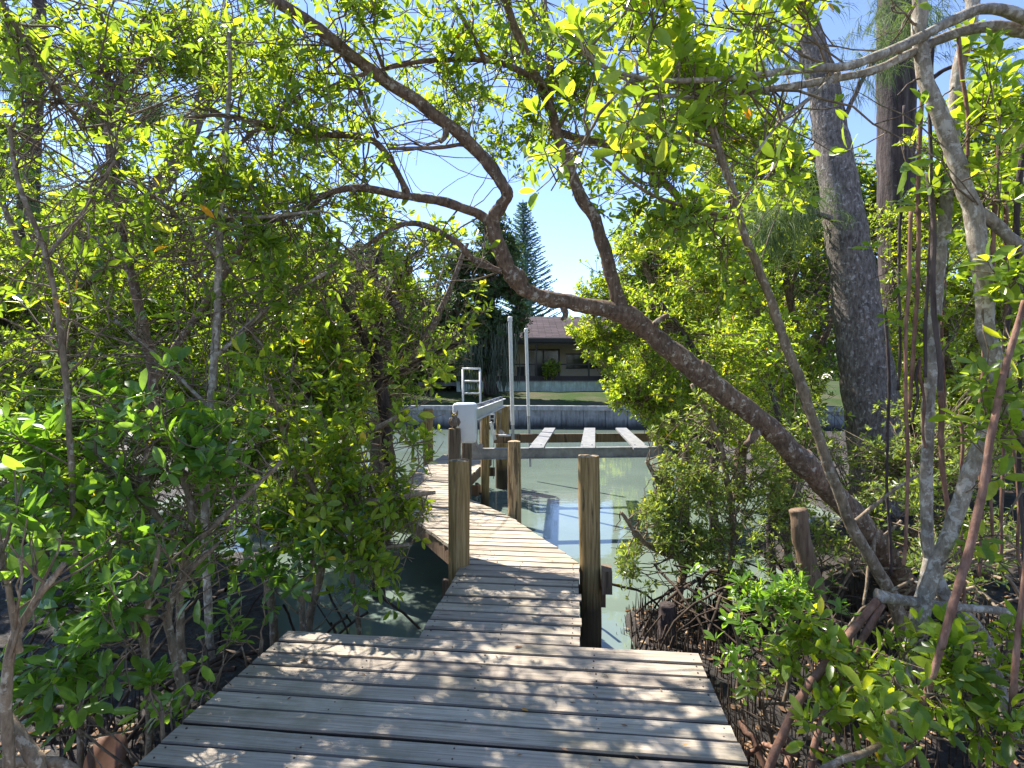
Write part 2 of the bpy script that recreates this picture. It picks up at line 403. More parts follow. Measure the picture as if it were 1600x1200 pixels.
# ------------------------------------------------------------------ boardwalk
bw = empty('boardwalk', (0, 0, 0), 'weathered grey plank boardwalk leading from the front platform round the bend to the dock', 'boardwalk')
def boards(name, rows, seed):
    r = np.random.default_rng(seed); V = []; Fc = []; GP = []; TI = []
    b0 = 0
    for (v0, v1, ul0, ur0, ul1, ur1) in rows:   # near edge v0 (ul0..ur0), far edge v1
        n = max(3, int((ur0 - ul0) / .11)); off = r.uniform(0, 40, 3); zt = r.normal(0, .0025); tilt = r.normal(0, .0018)
        je = r.normal(0, .006, 2); g0 = .0062 + abs(r.normal(0, .002)); ti = r.random(); skew = r.normal(0, .0015)
        ts = np.linspace(0, 1, n + 1)
        for k, t in enumerate(ts):
            a = ul0 + (ur0 - ul0) * t + je[0] * (1 - t) + je[1] * t; b = ul1 + (ur1 - ul1) * t + je[0] * (1 - t) + je[1] * t
            w0 = .0012 * math.sin(a * 9 + off[0]) + .0008 * math.sin(a * 31 + off[1]) + skew * (t - .5); w1 = .0012 * math.sin(a * 8 + off[1]) + .0009 * math.sin(a * 27 + off[2]) + skew * (t - .5)
            p0 = v0 + g0 + w0; p1 = v1 - g0 + w1; zz = zt + tilt * (t - .5) + .0012 * math.sin(a * 5 + off[2])
            prof = [(p0, -.036, a), (p0, -.010, a), (p0 + .006, -.0008, a), ((p0 + p1) / 2, -.0015, (a + b) / 2), (p1 - .006, -.0008, b), (p1, -.010, b), (p1, -.036, b)]
            for (vv, z, uu) in prof:
                V.append(D(uu, vv, z + zz)); GP.append((uu + off[0], vv - v0 + off[1], z + off[2]))
        for k in range(n):
            for j in range(7):
                j2 = (j + 1) % 7; Fc.append([b0 + k * 7 + j, b0 + (k + 1) * 7 + j, b0 + (k + 1) * 7 + j2, b0 + k * 7 + j2]); TI.append(ti if j in (2, 3) else (-.45 if j in (1, 4) else -1))  # negative tint paints gap shade on sides, weaker on chamfers
        Fc.append([b0 + j for j in range(7)]); Fc.append([b0 + n * 7 + j for j in reversed(range(7))]); TI += [ti, ti]
        b0 += (n + 1) * 7
    me = bpy.data.meshes.new(name); me.from_pydata([tuple(p) for p in V], [], Fc)
    me.attributes.new('gp', 'FLOAT_VECTOR', 'POINT').data.foreach_set('vector', np.array(GP, np.float32).ravel())
    me.attributes.new('tint', 'FLOAT', 'FACE').data.foreach_set('value', np.array(TI, np.float32))
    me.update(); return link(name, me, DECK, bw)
PB = .1462
def rows(v0, v1, fl, fr):
    n = int(round((v1 - v0) / PB)); p = (v1 - v0) / n
    return [(v0 + k * p, v0 + (k + 1) * p, fl(v0 + k * p), fr(v0 + k * p), fl(v0 + (k + 1) * p), fr(v0 + (k + 1) * p)) for k in range(n)]
vs0 = 3.61 - PB * 34
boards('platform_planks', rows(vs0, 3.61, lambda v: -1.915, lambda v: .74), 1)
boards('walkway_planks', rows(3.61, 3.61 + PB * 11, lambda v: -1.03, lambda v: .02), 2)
VB = 3.61 + PB * 11     # 5.218
xr = [(VB, .03), (6.86, -.79), (7.78, -1.46), (8.3, -1.80)]; xl = [(VB, -1.02), (7.47, -2.46), (8.2, -2.85), (8.3, -2.85)]
def interp(t): return lambda v: float(np.interp(v, [a for a, b in t], [b for a, b in t]))
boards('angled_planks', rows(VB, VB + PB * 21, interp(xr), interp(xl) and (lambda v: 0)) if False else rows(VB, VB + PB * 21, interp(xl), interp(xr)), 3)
VE = VB + PB * 21       # 8.288
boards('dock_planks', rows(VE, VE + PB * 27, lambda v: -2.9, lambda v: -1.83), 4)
VF = VE + PB * 27
# under-structure
m = MB()
for u in (-1.87, -1.25, -.55, .1, .69): m.beam(D(u, vs0, -.125), D(u, 3.56, -.125), .045, .17)
for u in (-.98, -.5, -.03): m.beam(D(u, 3.6, -.125), D(u, VB, -.125), .045, .17)
m.beam(D(.0, VB, -.125), D(-.83, 6.86, -.125), .045, .17); m.beam(D(-.83, 6.86, -.125), D(-1.84, 8.25, -.125), .045, .17)
m.beam(D(-.98, VB, -.125), D(-2.42, 7.47, -.125), .045, .17); m.beam(D(-2.42, 7.47, -.125), D(-2.86, 8.3, -.125), .045, .17)
for u in (-1.86, -2.4, -2.86): m.beam(D(u, VE, -.125), D(u, VF, -.125), .045, .17)
m.build('stringers', BEAMW, bw)
for (u, v, u2) in ((-1.25, VB + .02, .26), (-1.1, 3.75, .12), (-3.0, 9.9, -1.72), (-3.0, 11.9, -1.72)):
    m = MB(); m.beam(D(u, v, -.3), D(u2, v, -.3), .06, .18); m.build('crossbeam', BEAMW, bw)
m = MB(); m.box(D(.265, VB - .05, -.12), (.045, .1, .10), np.array([UA, VA, [0, 0, 1]]).T); m.build('beam_block', BEAMW, bw)
m = MB(); m.beam(D(-1.78, 10.0, -.25), D(-1.78, 10.9, -.55), .05, .14); m.build('brace', BEAMW, bw)
for (u, v) in ((-1.7, 3.35), (.6, 3.3), (-1.8, 1.4), (.65, 1.4), (-.98, 3.9), (-1.12, 5.4), (-2.8, 9.9)):
    m = MB(); p = D(u, v); m.tube([p + [0, 0, -1.6], p + [0, 0, -.9], p + [0, 0, -.22]], [.085, .083, .08], 12); m.build('support_post', PILE_DARK, bw, True, 40)
# nail heads
P = []
r = np.random.default_rng(3)
for k in range(34):
    for u in (-1.87, -1.25, -.55, .1, .69):
        for dv in (.035, .11): P.append(D(u + r.normal(0, .006), vs0 + k * PB + dv + r.normal(0, .004), .0004))
for k in range(11):
    for u in (-.98, -.5, -.03):
        for dv in (.035, .11): P.append(D(u + r.normal(0, .006), 3.61 + k * PB + dv, .0004))
m = MB()
for p in P:
    a = np.arange(7) * 2 * math.pi / 7; rr = r.uniform(.0035, .0055)
    m.add([p + [rr * math.cos(t), rr * math.sin(t), .0006] for t in a] + [p + [rr * math.cos(t), rr * math.sin(t), -.004] for t in a], [list(range(7))] + [[i, (i + 1) % 7, 7 + (i + 1) % 7, 7 + i][::-1] for i in range(7)])
o = m.build('nail_heads', NAILM, bw); o['kind'] = 'stuff'

# ------------------------------------------------------------------ pilings
def piling(px, d, ztop, rad, mat, label, lean=(0, 0), zb=-2.0, group='round wooden pilings along the boardwalk and lift', chew=.004):
    x = (px - 800) / F * d
    o = empty('wooden_piling', (x, d, zb), label, 'piling', group)
    K = 28; zs = np.linspace(zb, ztop, 22); V = []; Fc = []
    for j, z in enumerate(zs):
        t = (z - ztop)
        for k in range(K):
            a = k * 2 * math.pi / K
            rr = rad * (1 + .02 * math.sin(3 * a + z * 2 + px) + .012 * math.sin(7 * a + px)) + chew * math.sin(11 * a + 3 * math.sin(z * 3 + px)) * (1 if abs(math.sin(z * 1.7 + a * 2)) > .3 else .3)
            if j == len(zs) - 1: rr *= .97
            V.append((x + rr * math.cos(a) + lean[0] * t, d + rr * math.sin(a) + lean[1] * t, z + (.004 * math.sin(2 * a + px) if j == len(zs) - 1 else 0)))
    n = len(zs)
    for j in range(n - 1):
        for k in range(K): k2 = (k + 1) % K; Fc.append([j * K + k, j * K + k2, (j + 1) * K + k2, (j + 1) * K + k])
    m = MB(); m.add(V, Fc); m.build('shaft', mat, o, True, 50)
    m = MB(); T = [V[(n - 1) * K + k] for k in range(K)]; c = np.mean(T, 0) + [0, 0, .006]
    T2 = [c + (np.array(p) - c) * .8 + [0, 0, .004] for p in T]
    m.add(T + T2 + [c + [0, 0, .002]], [[k, (k + 1) % K, K + (k + 1) % K, K + k] for k in range(K)] + [[K + k, K + (k + 1) % K, 2 * K] for k in range(K)])
    m.build('end_grain', PILE_OLD, o, True)
    return o
piling(717, 5.16, .94, .094, PILE, 'brown round piling at the left edge of the walkway before the bend', (.0, 0))
piling(919.5, 5.16, .98, .095, PILE, 'brown round piling at the right edge of the walkway with dark wet foot', (-.012, 0))
piling(803, 7.10, .895, .082, PILE_OLD, 'pale cracked weathered piling standing at the outer side of the walkway bend', (-.012, 0))
pil_owl = piling(710, 8.1, .965, .088, PILE_DARK, 'dark grey piling with the owl decoy on top')
piling(729, 8.65, .80, .075, PILE_DARK, 'dark slim piling under the white lift motor cover')
piling(758, 9.9, 1.04, .073, PILE, 'slim brown piling under the middle of the aluminium beam')
piling(785, 12.6, 1.06, .145, PILE, 'thick pale brown piling under the far end of the aluminium beam')
piling(586, 11, .94, .095, PILE_DARK, 'dark piling in the water at far left behind leaves')
piling(669, 12.6, 1.0, .11, PILE, 'brown piling beside the dock planks behind the left leaves')
piling(1068, 9.2, .62, .095, PILE_OLD, 'piling at the right end of the boat lift beams')

# ------------------------------------------------------------------ boat lift
lift = empty('boat_lift', W(800, 700, 10) * [1, 1, 0], 'empty boat lift cradle over the water with two beams and three bunk boards', 'boat lift')
def ibeam(a, b, w, h, t, name, mat, par):
    a = np.array(a, float); b = np.array(b, float); m = MB()
    up = np.array([0, 0, 1.])
    m.beam(a + up * (h / 2 - t / 2), b + up * (h / 2 - t / 2), w, t); m.beam(a - up * (h / 2 - t / 2), b - up * (h / 2 - t / 2), w, t)
    m.beam(a, b, t, h - 2 * t - .001)
    return m.build(name, mat, par)
ibeam((-.66, 9.0, .485), (2.9, 9.3, .485), .11, .17, .012, 'cradle_beam', ALU, lift)
m = MB(); m.beam((-.36, 11.2, .49), (3.6, 11.5, .49), .09, .17); m.build('cradle_beam', BEAMW, lift)
for (x0, x1) in ((.38, .80), (1.19, 1.64), (2.03, 2.30)):
    m = MB(); a = np.array([x0, 8.95, .605]); b = np.array([x1, 12.0, .62]); n = 10
    pts = [a + (b - a) * t + np.array([0, 0, -.05 * math.sin(t * math.pi) * 0 + (.03 * max(0, t - .6)) - .02 * max(0, .15 - t) * 6]) for t in np.linspace(0, 1, n)]
    sd = np.array([1, 0, 0]) * .115; V = []
    for p in pts: V += [p - sd, p + sd, p + sd - [0, 0, .035], p - sd - [0, 0, .035]]
    Fc = []
    for k in range(n - 1):
        for j in range(4): Fc.append([k * 4 + j, k * 4 + (j + 1) % 4, (k + 1) * 4 + (j + 1) % 4, (k + 1) * 4 + j])
    Fc += [[3, 2, 1, 0], [(n - 1) * 4 + j for j in range(4)]]
    m.add(V, Fc); m.build('bunk_board', BUNK, lift)
def pole(px0, y0, px1, y1, d, r, zlow):
    a = W(px1, y1, d); b = W(px0, y0, d); m = MB(); m.tube([a, b], [r, r], 16); p = m.build('guide_pole', PVC, lift, True, 40)
    m = MB(); m.tube([b + [0, 0, -.06], b + [0, 0, .015], b + [0, 0, .03]], [r * 1.25, r * 1.25, r * .8], 16); m.build('pole_cap', PVC, p, True, 40)
    dr = (a - b) / np.linalg.norm(a - b); m = MB(); m.tube([a + dr * -.02, a + dr * zlow], [r * .85, r * .85], 12); m.build('pole_sleeve', PVCG, p, True, 40)
pole(797, 497, 801, 664, 11.0, .037, .3); pole(822, 515, 826, 650, 13.5, .037, 1.2)
# top beam, cover, cables
ibeam((-.56, 8.35, 1.15), (-.20, 12.4, 1.15), .14, .17, .014, 'top_beam', ALUW, lift)
m = MB(); m.tube([(-.55, 8.6, 1.265), (-.24, 12.2, 1.265)], [.024, .024], 10)
for t in (0.2, .5, .72, .9): m.box((-.56 + .36 * t, 8.35 + 4.05 * t, 1.26), (.04, .05, .028), None, .006)
m.build('winding_shaft', STEEL, lift)
m = MB(); m.box((-.69, 8.35, 1.03), (.172, .15, .29), None, .045); m.build('motor_cover', COVER, lift, True, 50)
for (a, b) in (((-.52, 9.05, 1.06), (-.5, 9.02, .58)), ((-.24, 11.3, 1.06), (-.22, 11.25, .6)), ((-.54, 9.0, 1.06), (-.56, 9.02, .58)), ((-.47, 9.0, .40), (-.66, 8.8, .85))):
    m = MB(); m.tube([a, b], [.007, .007], 6); m.build('cable', STEEL, lift)
for (x, y, z) in ((-.52, 9.06, 1.03), (-.24, 11.32, 1.03), (-.5, 9.0, .60), (-.22, 11.2, .62)):
    m = MB(); m.tube([(x, y - .018, z), (x, y - .012, z), (x, y + .012, z), (x, y + .018, z)], [.045, .036, .036, .045], 16); m.build('pulley', STEEL, lift, True, 40)
for x in (.30, .46, 1.11, 1.27, 1.95, 2.11):
    m = MB(); m.tube([(x + .0, 9.02, .62), (x + .0, 9.02, .63)], [.012, .01], 8); m.build('bolt', STEEL, lift, True, 40)
m = MB(); m.tube([(-.86, 8.3, 1.2), (-.9, 8.5, 1.0), (-.88, 8.7, .5), (-.84, 8.72, .05)], [.008] * 4, 6); m.build('power_cord', BLACK, lift, True)
m = MB(); m.beam((-.33, 11.15, .47), (-.42, 11.1, .82), .02, .06); m.beam((-.30, 11.2, .47), (-.16, 11.2, .62), .02, .05); m.box((-.14, 11.0, .575), (.12, .04, .015)); m.build('bracket', ALUW, lift)
m = MB(); m.add([(-.70, 8.93, .80), (-.60, 8.93, .80), (-.44, 8.93, .42), (-.62, 8.93, .42), (-.70, 8.96, .80), (-.60, 8.96, .80), (-.44, 8.96, .42), (-.62, 8.96, .42)], [[3, 2, 1, 0], [4, 5, 6, 7], [0, 1, 5, 4], [1, 2, 6, 5], [2, 3, 7, 6], [3, 0, 4, 7]])
m.build('gusset_plate', ALU, lift)

# ladder
ld = empty('dock_ladder', W(736, 633, 11.8) * [1, 1, 0], 'pale aluminium swim ladder standing up at the far end of the dock', 'ladder')
for px in (723, 750): m = MB(); a = W(px + 1, 660, 11.8); b = W(px, 577, 11.8); a[2] = .0; m.tube([a, b], [.023, .023], 10); m.build('rail', PVC, ld, True)
for py in (576, 595.5, 614.5, 633, 652): m = MB(); m.tube([W(722, py, 11.8), W(751, py, 11.8)], [.019, .019], 10); m.build('rung', PVC, ld, True)
# owl
zo = .975; ox = (710 - 800) / F * 8.1
ow = empty('owl_decoy', (ox, 8.1, zo), 'small dark plastic owl decoy perched on a piling', 'owl decoy')
m = MB(); zz = [0, .01, .03, .07, .11, .145, .165, .185, .205, .218]; rr = [.022, .03, .042, .056, .058, .046, .036, .05, .044, .012]
m.tube([(ox, 8.1, zo + z) for z in zz], rr, 16)
for s in (-1, 1):
    m.tube([(ox + s * .034, 8.09, zo + .20), (ox + s * .043, 8.085, zo + .235), (ox + s * .048, 8.085, zo + .262)], [.018, .012, .002], 8)
    m.tube([(ox + s * .055, 8.1, zo + .14), (ox + s * .068, 8.11, zo + .08), (ox + s * .05, 8.13, zo + .02)], [.012, .022, .006], 8)
    m.tube([(ox + s * .02, 8.06, zo + .004), (ox + s * .022, 8.035, zo + .012)], [.014, .01], 6)
m.tube([(ox, 8.05, zo + .178), (ox, 8.03, zo + .16)], [.01, .002], 6)
m.build('body', OWLM, ow, True)
for s in (-1, 1): m = MB(); m.tube([(ox + s * .021, 8.058, zo + .185), (ox + s * .021, 8.044, zo + .185)], [.013, .011], 10); m.build('eye', OWLE, ow, True)
# outlet box
ob = empty('outlet_box', W(769, 654, 12.3), 'small pale weatherproof outlet box with conduit on the thick piling', 'outlet box')
c = W(769, 654, 12.3); m = MB(); m.box(c, (.055, .03, .10), None, .008); m.build('box_body', BOXM, ob)
m = MB(); m.box(c + [0, -.036, .045], (.035, .006, .03)); m.box(c + [0, -.036, -.045], (.035, .006, .03)); m.build('socket_cover', BLACK, ob)
m = MB(); m.tube([c + [0.02, 0, -.1], c + [.03, 0, -.5], c + [.03, 0, -1.3]], [.012] * 3, 8); m.build('conduit', PVC, ob, True)
# pipe in water at left
pp = empty('white_pipe', (-2.42, 11, -1), 'thin white pipe standing in the water behind the left leaves', 'pipe')
m = MB(); m.tube([(-2.42, 11, -1), (-2.42, 11, .75)], [.055, .055], 12); m.build('shaft', PVC, pp, True, 40); m = MB(); m.tube([(-2.42, 11, .75), (-2.42, 11, .79)], [.066, .066], 12); m.build('cap', PVC, pp, True, 40)

# ------------------------------------------------------------------ far shore
sw = empty('seawall', (0, 27.5, -1), 'grey concrete seawall with cap across the canal', 'seawall')
def wally(x): return 27.35 - .10 * max(0, x - 1.2)
m = MB(); mc = MB(); x = -45.0
while x < 45:
    x2 = x + 1.03; y1 = wally(x); y2 = wally(x2)
    m.add([(x + .015, y1, -2.1), (x2 - .015, y2, -2.1), (x2 - .015, y2, .12), (x + .015, y1, .12), (x + .015, y1 + .2, -2.1), (x2 - .015, y2 + .2, -2.1), (x2 - .015, y2 + .2, .12), (x + .015, y1 + .2, .12)], [[0, 1, 2, 3], [5, 4, 7, 6], [1, 5, 6, 2], [4, 0, 3, 7], [3, 2, 6, 7]])
    m.add([(x, y1 + .04, -2.1), (x2, y2 + .04, -2.1), (x2, y2 + .04, .11), (x, y1 + .04, .11)], [[0, 1, 2, 3]])
    mc.add([(x, y1 - .1, .125), (x2, y2 - .1, .125), (x2, y2 - .1, .34), (x, y1 - .1, .34), (x, y1 + .45, .125), (x2, y2 + .45, .125), (x2, y2 + .45, .34), (x, y1 + .45, .34)], [[0, 1, 2, 3], [3, 2, 6, 7], [5, 4, 7, 6], [4, 5, 1, 0]])
    x = x2
m.build('panel_face', SEAW, sw); mc.build('cap', CAPM, sw)
tw = empty('terrace_wall', (3, 36, .8), 'low pale mint stucco wall at the back of the lawn before the house', 'wall')
m = MB(); m.box((6, 36.1, .95), (9.5, .15, .48)); m.build('wall_face', MINT, tw); m = MB(); m.box((6, 36.08, 1.455), (9.55, .2, .03)); m.build('coping', CAPM, tw)
gw = empty('garden_wall', (-9, 36, .8), 'low pale garden wall left of the mossy tree', 'wall')
m = MB(); m.box((-10, 37, 1.35), (3.6, .15, .75)); m.build('wall_face', STUCW, gw); m = MB(); m.box((-10, 36.98, 2.12), (3.7, .22, .03)); m.build('coping', simple('tan_coping', (.35, .25, .18)), gw)
hs = empty('house', (4, 42, 1.2), 'single storey house with brown shingle roof and dark screened porch', 'house')
m = MB(); m.box((5, 42.0, 2.6), (11, .12, 1.75)); m.build('wall', CREAM, hs)
m = MB(); m.box((5, 39.2, 1.28), (11, 2.7, .12)); m.build('porch_floor', CAPM, hs)
m = MB(); m.add([(-6.6, 37.0, 4.25), (16.6, 37.0, 4.25), (14, 43.5, 6.35), (-4, 43.5, 6.35), (16.6, 50, 4.25), (-6.6, 50, 4.25)], [[0, 1, 2, 3], [2, 1, 4], [3, 2, 4, 5], [0, 3, 5]])
me_o = m.build('roof', SHING, hs); me = me_o.data
gp = np.array([(v.co.x, math.hypot(v.co.y - 37, v.co.z - 4.25), 0) for v in me.vertices], np.float32)
me.attributes.new('gp', 'FLOAT_VECTOR', 'POINT').data.foreach_set('vector', gp.ravel())
# correct ridge height so it shows at the photographed line
m = MB(); m.box((5, 36.97, 4.12), (11.6, .06, .13)); m.build('fascia', BLACK, hs)
m = MB(); m.box((5, 39.5, 4.28), (11.4, 2.4, .04)); m.build('porch_ceiling', simple('pale_porch_ceiling', (.5, .48, .42)), hs)
m = MB(); m.box((5, 37.4, 3.95), (11, .07, .09)); m.build('porch_beam', FRAMEM, hs)
for x in (-1.6, 1.6, 5.05, 8.3, 11.5): m = MB(); m.box((x, 37.4, 2.65), (.055, .055, 1.24)); m.build('porch_post', FRAMEM, hs)
m = MB(); m.box((5, 37.4, 2.56), (11, .03, .04)); m.build('rail', FRAMEM, hs)
m = MB(); m.box((5, 37.42, 1.6), (11, .04, .2)); m.build('kick_panel', KICK, hs)
dr = MB(); dr.box((2.3, 41.85, 2.55), (1.15, .03, 1.15)); dr = dr.build('sliding_door', DOORG, hs)
m = MB()
for x in (1.15, 2.3, 3.45): m.box((x, 41.78, 2.55), (.05, .04, 1.2))
m.box((2.3, 41.775, 3.74), (1.2, .05, .05)); m.build('frame', FRAMEM, dr)
m = MB(); m.box((1.45, 41.79, 2.5), (.22, .01, 1.1)); m.build('curtain', CURT, dr)
wd = MB(); wd.box((5.6, 41.85, 2.9), (1.6, .03, .5)); wd = wd.build('window', DOORG, hs); m = MB(); m.box((5.6, 41.8, 3.42), (1.65, .04, .04)); m.box((5.6, 41.8, 2.38), (1.65, .04, .04)); m.build('frame', FRAMEM, wd)
ch = empty('patio_chair', (.6, 39, 1.4), 'dark patio chair inside the screened porch', 'chair')
m = MB(); m.box((.6, 39, 1.82), (.27, .25, .03), None, .01); m.build('seat', BLACK, ch); m = MB(); m.box((.6, 39.25, 2.15), (.26, .03, .3), None, .01); m.build('backrest', BLACK, ch)
for sx in (-1, 1):
    for sy in (-1, 1): m = MB(); m.tube([(.6 + sx * .24, 39 + sy * .22, 1.4), (.6 + sx * .24, 39 + sy * .22, 1.8)], [.02, .02], 6); m.build('leg', BLACK, ch)

# ------------------------------------------------------------------ foliage machinery
POLY = np.array([(772, 520), (780, 484), (800, 476), (866, 482), (872, 545), (900, 568), (945, 592), (930, 640), (1000, 668), (1015, 720), (1000, 775), (950, 800), (950, 905), (948, 965), (905, 1010), (650, 995), (705, 900), (700, 850), (688, 800), (690, 740), (712, 720), (706, 640), (716, 578), (755, 560)], float)
def inpoly(px, py, poly):
    ins = np.zeros(px.shape, bool); n = len(poly); j = n - 1
    for i in range(n):
        xi, yi = poly[i]; xj, yj = poly[j]
        c = ((yi > py) != (yj > py)) & (px < (xj - xi) * (py - yi) / (yj - yi + 1e-9) + xi)
        ins ^= c; j = i
    return ins
GAPS = [(855, 385, 34, 95, .02), (800, 262, 55, 60, .85), (700, 120, 45, 75, .75), (650, 175, 45, 40, .8), (735, 240, 30, 60, .85), (600, 40, 50, 40, .5), (690, 30, 50, 45, .5), (620, 250, 50, 40, .6), (540, 30, 30, 30, .7),
        (1362, 190, 30, 42, .06), (1480, 110, 30, 50, .2), (1340, 60, 40, 50, .25), (1425, 110, 26, 60, .3), (1590, 60, 40, 60, .35), (110, 265, 50, 26, .35), (60, 310, 30, 30, .5), (190, 240, 40, 25, .4), (130, 445, 50, 30, .5),
        (300, 290, 20, 30, .5), (400, 90, 20, 30, .5), (880, 440, 18, 40, .15), (560, 130, 20, 40, .5), (960, 85, 40, 40, .3), (60, 230, 60, 60, .5),
        (645, 690, 45, 26, .6), (640, 610, 40, 26, .6), (660, 930, 30, 45, .25), (560, 930, 60, 50, .7), (1010, 640, 50, 40, .6),
        (1330, 560, 46, 130, .12), (1300, 380, 42, 150, .22), (1280, 220, 36, 70, .4), (1400, 300, 22, 250, .4), (1320, 740, 30, 40, .4)]
ARCH = np.array([(1320, 790), (1270, 740), (1200, 670), (1100, 590), (1040, 540), (975, 492), (900, 475), (845, 465), (800, 430), (785, 390), (768, 350), (795, 310), (755, 250), (715, 205), (640, 150), (560, 95), (490, 40), (430, 0)], float)
ARCH2 = np.array([(768, 350), (740, 333), (690, 316), (640, 308), (560, 295), (520, 300)], float)
ARCH3 = np.array([(975, 492), (955, 430), (930, 350), (905, 300), (880, 235), (862, 180), (835, 110), (800, 30)], float)
def segdist(px, py, L):
    dmin = np.full(px.shape, 1e9)
    for a, b in zip(L[:-1], L[1:]):
        ab = b - a; t = np.clip(((px - a[0]) * ab[0] + (py - a[1]) * ab[1]) / (ab @ ab), 0, 1)
        dmin = np.minimum(dmin, np.hypot(px - a[0] - t * ab[0], py - a[1] - t * ab[1]))
    return dmin
def keepmask(C, r, leafpx=14):
    """thin foliage where the trees have openings: the walkway corridor, sky openings, sunlit clearings"""
    y = np.maximum(C[:, 1], .05)
    px = 800 + F * C[:, 0] / y; py = HY - F * (C[:, 2] - CZ) / y
    k = np.ones(len(C))
    m_ = np.zeros(len(C), bool)
    for dx, dy in ((0, 0), (leafpx, 0), (-leafpx, 0), (0, leafpx), (0, -leafpx)):
        m_ |= inpoly(px + dx, py + dy, POLY)
    k[m_ & (C[:, 1] < 26)] = .0
    for (cx, cy_, rx, ry, p) in GAPS:
        e = ((px - cx) / rx) ** 2 + ((py - cy_) / ry) ** 2
        k = np.where(e < 1, np.minimum(k, p), np.where(e < 1.5, np.minimum(k, (p + 1) / 2), k))
    for L, ww, p in ((ARCH, 24, .12), (ARCH2, 16, .3), (ARCH3, 20, .25)):
        near = (segdist(px, py, L) < ww) & (C[:, 1] < 4.75)
        k = np.where(near, k * p, k)
    # over the walkway there must be head room and light on the far planks
    for zp in (0., .5):
        t = (C[:, 2] - zp) / SV[2]; gx = C[:, 0] - SV[0] * t; gy = C[:, 1] - SV[1] * t
        u, v = toUV(np.stack([gx, gy], -1))
        sunny = (C[:, 2] > zp) & (v > 4.95) & (v < 11) & (u > -1.5 - (v - 5) * .25) & (u < .75 + (v - 5) * .12)
        k = np.where(sunny, k * .04, k)
        if zp == 0:
            pl = (C[:, 2] > 0) & (u > -1.2) & (u < .9) & (v < 4.95) & (v > .5)
            nz = vnoise(np.stack([u * 1.0, v * 1.0, u * 0], -1), 7.5, 3)
            k = np.where(pl, k * np.where(nz > np.where(u > -.55, -.32, -.08), np.where(C[:, 2] > 2.9, .3, .04), .85), k)
            pl2 = (C[:, 2] > 0) & (u > -2.0) & (u <= -1.2) & (v < 3.7)
            k = np.where(pl2, k * np.where(nz > -.05, .08, .75), k)
    k = np.where(py < -50, 0, k)
    t = (C[:, 2] - .8) / SV[2]; gx = C[:, 0] - SV[0] * t; gy = C[:, 1] - SV[1] * t
    q_ = vnoise(np.stack([gx, gy, gx * 0], -1), 3.0, 11); ll = (C[:, 2] > 1.5) & (gx < -1.0) & (gx > -4.5) & (gy > 1.2) & (gy < 5.2)
    k = np.where(ll & (q_ > -.3), k * .12, k)
    rl = (C[:, 2] > 1.5) & (gx > 1.0) & (gx < 4.2) & (gy > 1.2) & (gy < 6.2)
    k = np.where(rl & (q_ > .25), k * .3, k)
    cn = vnoise(C, 1.9, 5) + .5 * vnoise(C, 4.3, 8); k = np.where((C[:, 1] > 2.6), k * np.clip(np.where((C[:, 1] > 6.8) & (C[:, 2] < 3), 1.6, np.where(C[:, 2] < 1.6, np.where(C[:, 0] < -.8, 1.25, .85), np.where(C[:, 0] < -.8, .9, .74))) + 1.6 * cn, .03, 1), k)
    u, v = toUV(C[:, :2])
    k = np.where((u > -2.0) & (u < .82) & (v < 3.7) & (C[:, 2] < 2.3) & (C[:, 2] > -.1), 0, k)
    k = np.where((u > -1.15) & (u < .15) & (v < 5.4) & (v > 3.5) & (C[:, 2] < 1.9) & (C[:, 2] > -.1), 0, k)
    k = np.where(np.linalg.norm(C - [0, 0, CZ], axis=1) < 1.15, 0, k)
    return r.random(len(C)) < k

